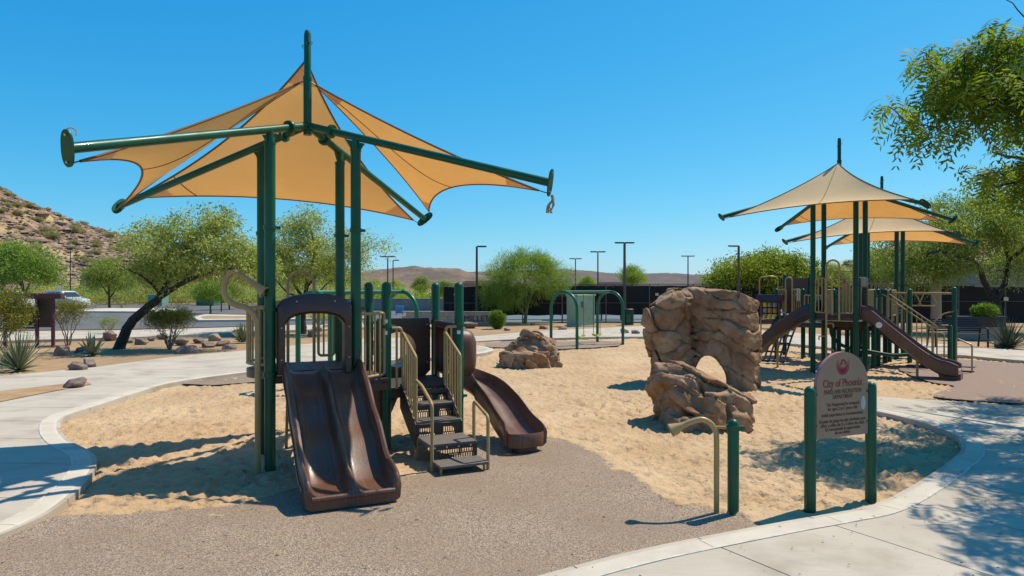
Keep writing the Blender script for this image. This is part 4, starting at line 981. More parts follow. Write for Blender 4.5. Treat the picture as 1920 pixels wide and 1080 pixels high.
pn = MB(); pn.box((-2.15, 3.80, 1.92), (.70, .05, 1.15), ch=.02); pw = pn.build('brown_wall_panel', 'brown_panel', S2)
MB().prism([(-.05, 1.75), (.05, 1.75), (.07, 1.95), (.04, 2.15), (-.04, 2.15), (-.07, 1.95)], .02, lambda x, y, t: V(-2.12 + x, 3.765 - t, y)).build('cut_window', 'white_paint', pw)
pipe(S2, fillet([V(-3.1, 3.05, 1.6), V(-3.1, 3.05, 2.5), V(-2.8, 3.3, 2.55), V(-2.65, 3.45, 2.5), V(-2.65, 3.45, 1.6)], .08), .018, 'grab_arch')
# tic-tac-toe panel under a little roof
tc = MB(); tc.box((-2.72, 2.93, 1.72), (.62, .05, .06), ch=.01); tc.box((-2.72, 2.93, 1.12), (.62, .05, .16), ch=.01)
for x in (-3.0, -2.44): tc.box((x, 2.93, 1.45), (.08, .05, .60), ch=.01)
tco = tc.build('game_panel', 'brown_panel', S2)
mat('orange_plastic', (0.50, 0.22, 0.03), .45); mat('grey_green_plastic', (.22, .28, .24), .5)
for r_ in range(3):
    for c in range(3):
        MB().lathe([(.06, -.07), (.07, -.05), (.07, .05), (.06, .07)], 10, (-2.87 + .15 * c, 2.93, 1.28 + .18 * r_)).build('game_block', ['orange_plastic', 'yellow_plastic', 'grey_green_plastic'][(r_ * 2 + c * c) % 3], tco)
MB().prism([(-.28, 0), (.28, 0), (.18, .20), (-.18, .20)], .78, lambda x, y, t: V(-3.1 + t, 2.93 + x, 1.76 + y)).build('little_roof', 'brown_panel', tco)
# molded net climber
nc = MB(); 
def ncp(s, w): return V(-2.15 - .05 * s + w, 2.95 - 1.25 * s - .25 * s * s, 1.28 - 1.25 * s + .18 * math.sin(math.pi * s))
for k in range(8): nc.tube([ncp(k / 7, -.36 + .06 * j) for j in range(13)], .032, 6)
for k in range(6): nc.tube([ncp(j / 16, -.36 + .144 * k) for j in range(17)], .030, 6)
nc.build('net_climber', 'brown_panel', S2)
for z in (.55, .9, 1.2): pipe(S2, [V(-2.9, 2.7, z), V(-2.75, 2.45, z), V(-2.6, 2.65, z)], .018, 'loop_step', fil=.1)
pipe(S2, [V(-2.95, 2.75, -.1), V(-2.95, 2.75, 1.25)], .02, 'climber_leg')

# ------------------------------------------------------------------ moulded climbing rocks
def rock_material(name, a, b, c):
    m = mat(name, a, .9, b, 2.2, 8, spec=.15, col3=c, vs3=4.5, c3=(.52, .72))
    n, l = m.node_tree.nodes, m.node_tree.links; bs = n['Principled BSDF']; tc = n['Texture Coordinate']; prev = None
    for sc, dist in ((9, .02), (45, .008), (150, .003)):
        nb = n.new('ShaderNodeTexNoise'); nb.inputs['Scale'].default_value = sc; nb.inputs['Detail'].default_value = 5; nb.inputs['Roughness'].default_value = .6
        l.new(tc.outputs['Object'], nb.inputs['Vector']); bp = n.new('ShaderNodeBump'); bp.inputs['Distance'].default_value = dist
        l.new(nb.outputs[0], bp.inputs['Height'])
        if prev: l.new(prev.outputs[0], bp.inputs['Normal'])
        prev = bp
    l.new(prev.outputs[0], bs.inputs['Normal'])
rock_material('moulded_rock', (0.27, 0.148, 0.076), (0.41, 0.262, 0.158), (0.165, 0.095, 0.058))
rock_material('boulder', (0.20, 0.135, 0.105), (0.33, 0.25, 0.20), (0.14, 0.10, 0.085))
rock_material('boulder_tan', (0.32, 0.23, 0.16), (0.42, 0.33, 0.25), (0.20, 0.14, 0.11))
def smin(a, b, k): h_ = np.clip(.5 + .5 * (b - a) / k, 0, 1); return b + (a - b) * h_ - k * h_ * (1 - h_)
def sbox(P, c, half, r, ang=0.0):
    q = P - np.array(c); ca, sa = math.cos(ang), math.sin(ang)
    q = np.stack([q[:, 0] * ca + q[:, 1] * sa, -q[:, 0] * sa + q[:, 1] * ca, q[:, 2]], 1)
    d = np.abs(q) - (np.array(half) - r); return np.linalg.norm(np.maximum(d, 0), axis=1) + np.minimum(d.max(1), 0) - r
def sell(P, c, rad):
    q = (P - np.array(c)) / np.array(rad); return (np.linalg.norm(q, axis=1) - 1) * min(rad)
def sdf_mesh(name, fn, lo, hi, step):
    ax = [np.arange(a, b, step) for a, b in zip(lo, hi)]; g = np.meshgrid(*ax, indexing='ij'); P = np.stack([q.ravel() for q in g], 1).astype(np.float32)
    v, q = surface_nets(fn(P).reshape(g[0].shape), lo, step); return np_mesh(name, v, q, True)
def worley(Q, seed):
    """nearest and second-nearest cell distance, and a random number and vector per cell"""
    Q = np.asarray(Q, np.float32); i = np.floor(Q).astype(np.int32); n = len(Q); f1 = np.full(n, 9.0); f2 = np.full(n, 9.0); idn = np.zeros(n); vec = np.zeros((n, 3))
    def h(c, k): return NT[((c[:, 0] + seed * 11 + k * 17) & 63) << 12 | ((c[:, 1] + k * 23) & 63) << 6 | (c[:, 2] + seed * 5 + k * 37) & 63] * .5 + .5
    for dx in (-1, 0, 1):
        for dy in (-1, 0, 1):
            for dz in (-1, 0, 1):
                c = i + np.array([dx, dy, dz]); p = np.stack([h(c, 1), h(c, 2), h(c, 3)], 1) * .9 + .05 + c; e = (Q - p).astype(np.float32); d = np.sqrt((e * e).sum(1)); m = d < f1
                f2 = np.where(m, f1, np.minimum(f2, d)); f1 = np.where(m, d, f1); r1 = h(c, 4); idn = np.where(m, r1, idn)
                w = np.stack([h(c, 5), h(c, 6), h(c, 7)], 1) - .5; vec = np.where(m[:, None], w * e, vec)
    return f1, f2, idn, vec.sum(1)
def blocky(P, scale, seed, amp, groove, tilt, warp=.22, shear=(0, 0), gw=.085):
    """broken rock faces: blocks standing out by different amounts, tilted, with dark joints between"""
    W = np.stack([fbm(P * 1.7 + k * 9.1, 3, seed + k) for k in range(3)], 1) * warp; Q = P + W; Q = np.stack([Q[:, 0], Q[:, 1], Q[:, 2] + shear[0] * P[:, 0] + shear[1] * P[:, 1]], 1) * np.array(scale)
    f1, f2, idn, tl = worley(Q, seed); e = f2 - f1
    return -amp * (idn - .5) * 2 * np.clip(e / .07, 0, 1) - tilt * tl + groove * np.exp(-(e / gw) ** 2)
def near_surface(base, detail, P):
    """add surface detail only where the surface can be"""
    d = base(P); m = np.abs(d) < .17; d[m] = d[m] + detail(P[m]); return d
def rock_wall(P):
    def base(P):
        x, y, z = P.T
        d = sbox(P, (4.60, 15.38, 1.02), (.86, .27, 1.16), .07, math.atan2(-1.30, 1.0))          # right panel
        d = smin(d, sbox(P, (3.62, 15.75, 1.05), (.42, .42, 1.08), .25, .3), .14)                    # left buttress
        d = smin(d, sell(P, (3.30, 15.75, 1.30), (.30, .42, .62)), .2)
        d = smin(d, sbox(P, (4.05, 16.25, 1.0), (.55, .30, 1.15), .2, -.5), .2)                   # back
        d = smin(d, sbox(P, (5.0, 14.85, .35), (.26, .26, .45), .08, -.6), .10)
        top = 2.20 - .05 * (x - 4.3) ** 2 - .35 * np.clip(x - 4.75, 0, 1) - .5 * np.clip(3.85 - x, 0, 1) + .06 * vnoise(P * 2.2, 5)
        return np.maximum(d, (z - top) * .8)
    def detail(P):
        left = np.clip((4.05 - P[:, 0]) / .25, 0, 1)
        a = blocky(P, (.50, .50, 3.0), 7, .050, .085, .05, .30, (.20, -.16), .035); b = blocky(P, (1.6, 1.6, 2.3), 17, .045, .075, .12, .16, (0, 0), .06)
        return a * (1 - left) + b * left + blocky(P, (1.2, 1.2, 7.0), 57, .008, .016, .02, .14, (.25, -.2), .04) + .03 * fbm(P * 2.4, 3, 12) + .02 * fbm(P * 9, 4, 18)
    d = near_surface(base, detail, P)
    c = P - np.array([4.42, 15.55, .10]); across = c[:, 0] * .954 - c[:, 1] * .30
    cave = np.sqrt((across / .36) ** 2 + (c[:, 2] / .53) ** 2) - 1 + .10 * vnoise(P * 3, 2)
    return np.maximum(d, -cave * .33)
me = sdf_mesh('climbing_rock_wall', rock_wall, (2.9, 14.0, -.15), (5.75, 17.1, 2.45), .025)
tag(link('climbing_rock', me, 'moulded_rock'), 'tall brown moulded climbing rock wall with a cave opening at its foot', 'climbing rock')
def rock_front(P):
    P = P - np.array([2.95, 11.0, 0])
    def base(Q):
        x, y, z = Q.T
        d = sbox(Q, (-.06, .15, .22), (.50, .48, .60), .08, .25)
        d = smin(d, sbox(Q, (-.14, .32, .55), (.42, .38, .46), .10, -.2), .08)
        d = smin(d, sbox(Q, (.26, -.05, .2), (.46, .42, .40), .07, .5), .06)
        d = smin(d, sbox(Q, (.06, -.22, .05), (.64, .35, .22), .07, .1), .07)
        return np.maximum(d, (z - (.90 - .50 * np.clip(x + .12, 0, 2) - .12 * np.clip(-y, 0, 1))) * .85)
    def detail(Q): return blocky(Q, (.85, .85, 3.0), 27, .055, .070, .10, .24, (.45, .42), .038) + blocky(Q, (2.2, 2.2, 6.5), 67, .012, .018, .04, .10, (.4, .3), .05) + .03 * fbm(Q * 2.8, 3, 3) + .025 * fbm(Q * 9, 4, 8)
    return near_surface(base, detail, P)
tag(link('climbing_rock', sdf_mesh('climbing_rock_front', rock_front, (1.9, 9.9, -.15), (4.1, 12.2, 1.2), .023), 'moulded_rock'), 'low brown moulded climbing rock in front of the rock wall', 'climbing rock')
def rock_mid(P):
    P = P - np.array([.50, 19.2, 0])
    def base(Q):
        x, y, z = Q.T
        d = sbox(Q, (.1, .2, .2), (.72, .7, .75), .12, .1)
        d = np.maximum(d, (z - .92 + .9 * np.clip(-x - .15, 0, 2) + .55 * np.clip(x - .25, 0, 2)) * .65)
        d = np.maximum(d, (-y - .35 + z * .55) * .85)
        d = smin(d, sbox(Q, (-.38, -.10, .1), (.34, .40, .32), .06, -.3), .07)
        return smin(d, sbox(Q, (.15, -.35, .1), (.35, .25, .32), .06, .3), .06)
    def detail(Q): return blocky(Q, (.85, .85, 1.9), 37, .050, .055, .16, .25, (.6, .5), .045) + blocky(Q, (2.6, 2.6, 4.5), 77, .016, .02, .06, .12, (.5, .3), .06) + .03 * fbm(Q * 2.6, 3, 33) + .03 * fbm(Q * 8, 4, 38)
    return near_surface(base, detail, P)
tag(link('climbing_rock', sdf_mesh('climbing_rock_mid', rock_mid, (-.75, 18.0, -.15), (1.8, 20.6, 1.2), .026), 'moulded_rock'), 'pointed brown moulded climbing rock by itself near the small swing frame', 'climbing rock')

# natural boulders
def boulder_mesh(seed, cuts=16):
    r_ = np.random.default_rng(seed); n1, n2 = 26, 16; v = []
    th_ = np.linspace(0, 2 * np.pi, n1, endpoint=False); ph = np.linspace(0, np.pi, n2)
    pts = np.array([(math.sin(p) * math.cos(t), math.sin(p) * math.sin(t), math.cos(p)) for p in ph for t in th_])
    for k in range(cuts):
        nn = r_.normal(size=3); nn /= np.linalg.norm(nn); d = r_.uniform(.42, .80); e = pts @ nn - d; pts = pts - np.outer(np.maximum(e, 0), nn)
    pts *= (1 + .10 * fbm(pts * 1.6 + seed, 3, seed) + .07 * fbm(pts * 5 + seed, 3, seed + 1))[:, None]; pts /= np.abs(pts).max(0)
    f = [(i * n1 + j, (i + 1) * n1 + j, (i + 1) * n1 + (j + 1) % n1, i * n1 + (j + 1) % n1) for i in range(n2 - 1) for j in range(n1)]
    me = np_mesh('boulder', pts, f, True); me.set_sharp_from_angle(angle=R(24)); return me
BM = [boulder_mesh(s) for s in range(6)]
BMT = [b.copy() for b in BM]
def boulder(px, base, w, hgt, label, k=0, m='boulder', z=.05, depth=.8, group=None):
    p = G(px, base, z); s = w * p.y / FPX / 2; hh = hgt * p.y / FPX
    o = link('boulder', (BMT if m == 'boulder_tan' else BM)[k % 6], m, None, (p.x, p.y + s * depth * .8, z + hh * .30))
    o.scale = (s * 1.05, s * depth, hh * .72); o.rotation_euler = (0, 0, random.uniform(-.5, .5)); tag(o, label, 'boulder', group); return o
g = 'boulders in the planting bed'
boulder(136, 698, 36, 22, 'squat brown boulder at the edge of the left walk, left of a long pale one', 0, group=g)
boulder(162, 690, 36, 18, 'long pale tan boulder beside the squat brown one at the walk edge', 1, 'boulder_tan', group=g)
boulder(137, 727, 46, 17, 'flat brown boulder alone on the soil wedge in the left walk', 2, z=.11, group=g)
boulder(114, 668, 30, 20, 'reddish boulder left of the agave', 3, group=g)
boulder(143, 662, 26, 14, 'low dark boulder just left of the agave', 4, group=g)
boulder(200, 640, 32, 20, 'boulder behind the agave, left of the leaning trunk', 5, group=g)
boulder(232, 644, 34, 13, 'low boulder at the foot of the leaning trunk', 0, group=g)
boulder(258, 647, 30, 12, 'low grey boulder just right of the leaning trunk', 1, group=g)
boulder(282, 640, 18, 10, 'small round boulder on the far side of the bed', 2, group=g)
boulder(350, 664, 44, 16, 'grey lichen-spotted boulder at the walk edge in front of the round shrub', 3, group=g)
boulder(395, 640, 28, 17, 'tan upright boulder, tallest of the row behind the left walk', 4, 'boulder_tan', group=g)
boulder(335, 648, 30, 14, 'dark boulder under the round creosote shrub', 5, group=g)
boulder(368, 644, 26, 12, 'boulder between the round shrub and the tan upright boulder', 0, group=g)
boulder(385, 652, 40, 10, 'flat brown boulder in front of the tan upright boulder', 1, group=g)
boulder(415, 650, 34, 11, 'flat boulder right of the tan upright boulder', 2, group=g)
boulder(430, 656, 30, 9, 'small reddish boulder nearest the walk in the boulder row', 3, group=g)
boulder(438, 633, 24, 18, 'dark boulder behind the spiky yucca clump', 4, group=g)
boulder(300, 637, 24, 11, 'small tan boulder behind the round shrub stems', 5, 'boulder_tan', group=g)
g = 'boulders behind the near play structure'
boulder(592, 622, 24, 16, 'tan boulder seen through the slide hood', 0, 'boulder_tan', group=g); boulder(583, 632, 26, 12, 'brown boulder seen through the slide hood, below the tan one', 1, group=g); boulder(612, 618, 22, 9, 'dark low boulder seen through the slide hood, right of the tan one', 2, group=g)
boulder(735, 622, 26, 12, 'boulder seen through the round crawl opening', 3, group=g)
boulder(765, 600, 24, 8, 'boulder left of the low block sign wall', 4, 'boulder_tan', group=g); boulder(880, 616, 30, 12, 'jagged boulder right of the green post by the block sign wall', 5, group=g)
g = 'boulders along the far walk'
boulder(950, 620, 15, 7, 'small pale boulder at the foot of the clipped round shrub', 0, 'boulder_tan', group=g); boulder(1018, 617, 20, 6, 'flat boulder left of the green utility cabinet', 1, group=g); boulder(1058, 619, 22, 7, 'flat brown boulder in front of the green utility cabinet', 2, group=g)
boulder(1173, 625, 18, 9, 'grey boulder on the far walk, left one of a pair by the rock wall', 3, group=g, z=.1); boulder(1192, 626, 22, 8, 'dark boulder on the far walk, right one of a pair by the rock wall', 4, group=g, z=.1)
boulder(1886, 655, 34, 15, 'dark boulder under the spiky shrub on the right edge', 5, group=g)
boulder(905, 607, 12, 5, 'tiny boulder behind the clipped round shrub', 1, group=g); boulder(1000, 610, 12, 5, 'tiny boulder under the feathery green tree', 2, group=g)

# ------------------------------------------------------------------ swing frames
def swing_frame(name, label, A, Bc, hw, H, r, seats, seat_kind):
    A, Bc = Vector(A), Vector(Bc); ax = (Bc - A).normalized(); pp = V(ax.y, -ax.x, 0); L = (Bc - A).length
    root = thing(name, label, 'swing set', ((A + Bc) / 2)[:], math.atan2(ax.y, ax.x))
    for s_ in (-1, 1):
        x = s_ * L / 2; rad = hw
        pts = [V(x, -hw, -.2), V(x, -hw, H - rad)] + arc((x, 0, H - rad), rad, 180, 0, 18, (0, 1, 0), (0, 0, 1)) + [V(x, hw, H - rad), V(x, hw, -.2)]
        MB().tube(pts, r, 14).build('arch_leg', 'green_swing_paint', root)
    bm_ = MB().tube([V(-L / 2, 0, H), V(L / 2, 0, H)], r, 14).build('top_beam', 'green_swing_paint', root)
    for (x, zs) in seats:
        seat = MB()
        if seat_kind == 'belt':
            pts = [V(x + .21 * t, .0, zs - .09 * (1 - t * t)) for t in [k / 6 - 1 for k in range(13)]]
            seat.sweep([[p + V(0, -.08, 0), p + V(0, .08, 0), p + V(0, .08, .018), p + V(0, -.08, .018)] for p in pts]); so = seat.build('belt_seat', 'lime_plastic', root)
        else:
            seat.lathe([(.08, -.12), (.15, -.11), (.17, .02), (.165, .13), (.145, .13), (.14, 0), (.06, -.09)], 18, (x, 0, zs)); so = seat.build('bucket_seat', 'yellow_plastic', root)
        for dx in (-.21, .21) if seat_kind == 'belt' else (-.16, .16):
            MB().tube([V(x + dx * .9, 0, H), V(x + dx, 0, zs + .02)], .012, 5).build('chain', 'chain_steel', so)
            MB().box((x + dx * .9, 0, H - r - .01), (.03, .05, .05)).build('hanger', 'chain_steel', so)
    return root
swing_frame('swing_set', 'small green swing frame with two yellow belt seats beyond the rocks', (1.85, 24.75, 0), (3.78, 26.75, 0), .60, 2.02, .055, [(-.45, .42), (.55, .42)], 'belt')
swing_frame('swing_set', 'green swing frame with yellow bucket seats behind the near play structure', (-4.2, 14.7, 0), (-2.72, 17.0, 0), .50, 2.08, .055, [(-.35, .72), (.55, .72)], 'bucket')

# ------------------------------------------------------------------ park sign
pl, prr = G(1519, 968), G(1633, 948); mid = (pl + prr) / 2; sa = math.atan2(prr.y - pl.y, prr.x - pl.x); sL = (prr - pl).length / 2
mat('sign_face', (0.315, 0.195, 0.115), 0.55, (0.345, 0.218, 0.132), 3); mat('worn_white', (.42, .40, .37), .8, (.55, .53, .50), 20); mat('sign_edge', (0.40, 0.16, 0.17), .5); mat('sign_red', (0.28, 0.012, 0.035), .5); mat('sign_brown', (0.135, 0.060, 0.036), .5); mat('sign_brick', (0.24, 0.030, 0.020), .5)
SG = thing('park_sign', 'arched tan park sign with red emblem between two green posts', 'sign', mid[:], sa)
for s_ in (-1, 1): post(SG, s_ * sL, 0, 1.25, .054, name='sign_post')
hw = .345; zb, zs = .735, 1.235
poly = [(-hw, zb), (hw, zb), (hw, zs)] + [(hw * math.cos(R(a)), zs + .325 * math.sin(R(a))) for a in range(6, 180, 6)] + [(-hw, zs)]
pnl = MB().prism(poly, .035, lambda x, y, t: V(x + .005, .02 - t, y)).build('panel', 'sign_face', SG, ang=30)
rim = MB(); q = [V(x + .005, .0025, y) for x, y in poly] + [V(poly[0][0] + .005, .0025, poly[0][1])]
rim.sweep([[p + V(0, .0165, 0), p + V(0, -.0165, 0), V((p.x - .005) * 1.008 + .005, -.014, (p.z - 1.1) * 1.006 + 1.1), V((p.x - .005) * 1.008 + .005, .019, (p.z - 1.1) * 1.006 + 1.1)] for p in q], caps=False); rim.build('panel_edge', 'sign_edge', pnl)
for s_ in (-1, 1):
    for z in (.86, 1.16): MB().box((s_ * (sL - .062), 0, z), (.05, .03, .03), ch=.004).build('bracket', 'green_paint', SG)
def text_mesh(body, size, m, parent, at, name='lettering', align='CENTER', width=None, depth=.0015, rot=(90, 0, 0), bold=0.0):
    cu = bpy.data.curves.new('text', 'FONT'); cu.body = body; cu.size = size; cu.align_x = align; cu.extrude = depth; cu.offset = bold; cu.resolution_u = 3
    ob = bpy.data.objects.new('text', cu); COL.objects.link(ob); dg = bpy.context.evaluated_depsgraph_get(); dg.update()
    me = bpy.data.meshes.new_from_object(ob.evaluated_get(dg)); COL.objects.unlink(ob); bpy.data.objects.remove(ob)
    me.transform(Matrix.Translation(at) @ Matrix.Rotation(R(rot[2]), 4, 'Z') @ Matrix.Rotation(R(rot[0]), 4, 'X'))
    if width:
        xs_ = [v.co.x for v in me.vertices]; w0 = max(xs_) - min(xs_); k = width / w0
        for v in me.vertices: v.co.x = at[0] + (v.co.x - at[0]) * k
    me.name = name; return link(name, me, m, parent)
yf = -.0165
text_mesh('City of Phoenix', .105, 'sign_brick', pnl, (.005, yf, 1.225), width=.53, bold=.001)
text_mesh('PARKS AND RECREATION', .058, 'sign_brown', pnl, (.005, yf, 1.158), width=.50, bold=.0006)
text_mesh('DEPARTMENT', .058, 'sign_brown', pnl, (.005, yf, 1.108), width=.27, bold=.0006)
for t, z, w in (('The Playground is designed', 1.040, .44), ('for ages 2 to 5 years old.', .997, .40), ('Adult supervision is recommended.', .940, .56), ('El patio de juego ha sido diseñado para', .880, .62), ('niños y niñas de 2 a 5 años de edad.', .840, .59), ('Se recomienda la supervisión', .800, .47), ('de un adulto.', .762, .21)):
    text_mesh(t, .044, 'sign_brown', pnl, (.005, yf, z), width=w, bold=.0004)
# bird emblem: head, curled neck and sweeping wings
em = MB(); ec = V(.005, yf, 1.415)
def blade(c, r0, r1, a0, a1, w0, w1, n=12, seg=None):
    P = []
    for k in range(n + 1):
        t = k / n; a = R(a0 + (a1 - a0) * t); r_ = r0 + (r1 - r0) * t; w = w0 + (w1 - w0) * t; P.append(((c[0] + (r_ + w) * math.cos(a), c[1] + (r_ + w) * math.sin(a)), (c[0] + (r_ - w) * math.cos(a), c[1] + (r_ - w) * math.sin(a))))
    poly_ = [p[0] for p in P] + [p[1] for p in P[::-1]]
    em.add([ec + V(x * 1.08, 0, y * 1.35 + .006) for x, y in poly_], [(k, k + 1, 2 * n - k, 2 * n + 1 - k) for k in range(n)])
blade((0, .01), .060, .082, 270, 395, .012, .001); blade((0, .01), .060, .080, 270, 148, .012, .001)
blade((0, .01), .040, .064, 270, 385, .014, .001); blade((0, .01), .040, .066, 270, 150, .014, .001)
blade((0, .0), .018, .050, 270, 400, .020, .001); blade((0, .0), .018, .046, 270, 140, .020, .001)
blade((.006, .018), .022, .030, 200, 20, .012, .006); blade((.026, .03), .004, .014, 40, -140, .010, .001)
em.build('emblem', 'sign_red', pnl, smooth=False)
MB().add([V(.285 + .032 * math.cos(R(a)), -.0158, 1.04 + .075 * math.sin(R(a)) * (1 if math.sin(R(a)) > -.6 else .8)) for a in range(0, 360, 15)], [tuple(range(24))])  .build('scraped_patch', 'worn_white', pnl, smooth=False)

# ------------------------------------------------------------------ stand-alone talk tube
p = G(1375, 975); TTb = thing('talk_tube', 'tan horn-mouthed talk tube bolted to a short green post', 'talk tube', p[:])
post(TTb, 0, 0, .955, .053, name='post', collars=(.872,)); 
tx = -.152; tube = catmull([V(tx, .02, -.1), V(tx, .02, .3), V(tx, .02, .74), V(tx - .012, .02, .84), V(tx - .06, .02, .91), V(tx - .135, .02, .945), V(tx - .22, .02, .93), V(tx - .33, .02, .885)], 6)
to = MB().tube(tube, .026, 14).build('tube', 'tan_paint', TTb); dd = (tube[-1] - tube[-3]).normalized()
MB().lathe([(.028, -.04), (.030, 0), (.064, .105), (.066, .115), (.058, .112), (.026, .02)], 20, tube[-1], dd.to_track_quat('Z', 'Y').to_matrix()).build('horn', 'tan_paint', to)
MB().tube([V(tx, .02, .872), V(-.05, .0, .872)], .014, 8).build('bracket', 'tan_paint', TTb)

# ------------------------------------------------------------------ court fences, block walls, cabinet
mat('fence_steel', (0.10, 0.09, 0.082), 0.5); mat('windscreen', (0.010, 0.0095, 0.0095), 0.95, (0.016, 0.0155, 0.015), .8, 5); mat('block', (0.24, 0.20, 0.17), .9, (0.30, 0.255, 0.215), 1.5, bump=.004, bs=60)
mat('cabinet_green', (0.26, 0.36, 0.22), .6, (0.31, 0.42, 0.26), 1.2, col3=(.20, .28, .18), vs3=2.2, c3=(.55, .75)); mat('pole_brown', (0.085, 0.062, 0.050), .5); mat('bronze', (0.030, 0.026, 0.024), .45); mat('cream', (0.55, 0.50, 0.34), .7)
mat('pole_tan', (.30, .235, .18), .6)
def mesh_mat():
    m = bpy.data.materials.new('chain_mesh'); m.use_nodes = True; n, l = m.node_tree.nodes, m.node_tree.links
    b = n['Principled BSDF']; b.inputs['Base Color'].default_value = (.06, .055, .05, 1); tr = n.new('ShaderNodeBsdfTransparent'); ms = n.new('ShaderNodeMixShader'); ms.inputs[0].default_value = .22
    l.new(tr.outputs[0], ms.inputs[1]); l.new(b.outputs[0], ms.inputs[2]); l.new(ms.outputs[0], n['Material Output'].inputs[0]); MATS['chain_mesh'] = m
mesh_mat()
def fence(label, x0, x1, y0, y1, zt, s0, s1, bay, plates=()):
    """pipe fence with black windscreen cloth from s0 to s1 (s0 may change per bay)"""
    p0, p1 = V(x0, y0, 0), V(x1, y1, 0); L = (p1 - p0).length; n = max(1, round(L / bay)); an = math.atan2(y1 - y0, x1 - x0)
    root = thing('court_fence', label, 'fence', p0[:], an)
    for k in range(n + 1): MB().tube([V(k * L / n, 0, 0), V(k * L / n, 0, zt)], .035, 8).build('fence_post', 'fence_steel', root)
    for z in (zt, (zt + s0) * .43, .25): MB().tube([V(0, 0, z), V(L, 0, z)], .022, 6).build('rail', 'fence_steel', root)
    for k in range(n):
        a, b = k * L / n, (k + 1) * L / n; q = []
        for j in range(9):
            t = j / 8; q.append((a + .02 + (b - a - .04) * t, .03 + .035 * math.sin(t * 9 + k * 2.1) * .5))
        mb = MB(); v = [V(x, y, z + .02 * math.sin(x * 3 + z)) for z in (s0, (s0 + s1) / 2, s1) for x, y in q]
        f = [(r_ * 9 + j, r_ * 9 + j + 1, (r_ + 1) * 9 + j + 1, (r_ + 1) * 9 + j) for r_ in range(2) for j in range(8)]
        mb.add(v, f).build('windscreen', 'windscreen', root)
        if zt > s1 + .1: MB().add([V(a, 0, s1), V(b, 0, s1), V(b, 0, zt), V(a, 0, zt)], [(0, 1, 2, 3)]).build('mesh_panel', 'chain_mesh', root)
        if s0 > .3: MB().add([V(a, 0, .05), V(b, 0, .05), V(b, 0, s0), V(a, 0, s0)], [(0, 1, 2, 3)]).build('mesh_panel', 'chain_mesh', root)
    for (x, z, w) in plates: MB().box((x, -.06, z), (w, .01, w * .8)).build('plate', 'cream', root)
    return root
fence('black windscreened court fence left of the green cabinet', -4.1, 3.0, 41.5, 41.5, 2.38, .5, 2.20, 2.4, ((.7, 1.75, .16), (2.5, 1.75, .17), (4.6, 1.75, .17)))
fence('black windscreened court fence between the green cabinet and the rock wall', 3.05, 16.2, 41.9, 41.9, 2.38, .5, 2.18, 2.6, ((5.7, 1.75, .2),))
fence('tall black windscreened court fence behind the bench on the right', 16.6, 42, 37.6, 37.6, 3.05, .25, 2.2, 2.6, ((10.15, 1.55, .25),))
fence('far court fence standing inside the courts', -3, 40, 60, 60, 2.45, .3, 2.3, 4)
mat('dark_lettering', (.03, .027, .025), .7)
wl_ = thing('block_wall', 'low grey block sign wall with dark raised letters beside the clipped shrub', 'wall', (-6.0, 38.0, 0), R(-2))
for r_ in range(4):
    for k in range(13 - (r_ % 2)):
        x = .2 + .42 * k + (.21 if r_ % 2 else 0); MB().box((x, 0, .10 + .2 * r_), (.41, .22, .192), ch=.006).build('block', 'block', wl_)
MB().box((2.72, 0, .83), (5.5, .26, .06), ch=.008).build('cap', 'block', wl_)
text_mesh('MILLET', .46, 'dark_lettering', wl_, (3.36, -.125, .32), align='LEFT', depth=.012)
cb = thing('utility_cabinet', 'pale green utility cabinet with a worn dark patch', 'cabinet', (3.75, 37.9, .05), R(30))
MB().box((0, 0, .84), (1.15, 1.05, 1.68), ch=.02).build('cabinet_body', 'cabinet_green', cb); MB().box((0, 0, 1.70), (1.25, 1.15, .06), ch=.015).build('cabinet_roof', 'cabinet_green', cb); MB().box((0, 0, .03), (1.3, 1.2, .08), ch=.01).build('plinth', 'concrete_kerb', cb)
mat('worn_grey', (.10, .14, .10), .8)
MB().box((-.28, -.530, 1.20), (.17, .012, .34), ch=.004).build('meter_plate', 'worn_grey', cb); MB().tube([V(.45, -.53, .3), V(.45, -.53, 1.5)], .008, 5).build('door_seam', 'worn_grey', cb)
MB().box((.38, -.535, .9), (.03, .03, .14), ch=.004).build('handle', 'bolt_steel', cb)
# long low block wall behind the lot
w2 = thing('block_wall', 'long low tan block wall along the far side of the parking lot', 'wall', (-20.5, 63.0, 0), R(-4))
for k in range(8): MB().box((1.0 + 2.0 * k, 0, .55), (1.99, .2, 1.1), ch=.01).build('wall_panel', 'block', w2)
MB().box((8, 0, 1.13), (16.1, .26, .07), ch=.01).build('cap', 'block', w2)

# ------------------------------------------------------------------ lamp posts
def lamp(label, px, top, d, heads, base_y=None, r=.055, m='bronze', z0=0.0, yaw=0):
    t = AT(px, top, d); root = thing('lamp_post', label, 'lamp post', (t.x, t.y, z0), yaw, None); hgt = t.z - z0
    MB().tube([V(0, 0, 0), V(0, 0, hgt)], [r * 1.15, r * .85], 10).build('pole', m, root); MB().tube([V(0, 0, 0), V(0, 0, .25)], r * 1.8, 12).build('base', 'concrete_kerb', root)
    for sx in heads:
        a = MB(); a.box((sx * .30, 0, hgt), (.55, .26, .075), ch=.02); a.box((sx * .30, 0, hgt - .04), (.40, .2, .02)); a.build('lamp_head', 'bronze', root)
    return root
lamp('bronze lamp post with one head, left of the feathery green tree', 894, 462, 40.6, (1,), m='pole_brown', r=.075)
lamp('short far lamp post with two heads, first of three left of the rock wall', 1079, 485, 64, (-1, 1)); lamp('lamp post with two heads, middle of three left of the rock wall', 1121, 472, 52, (-1, 1))
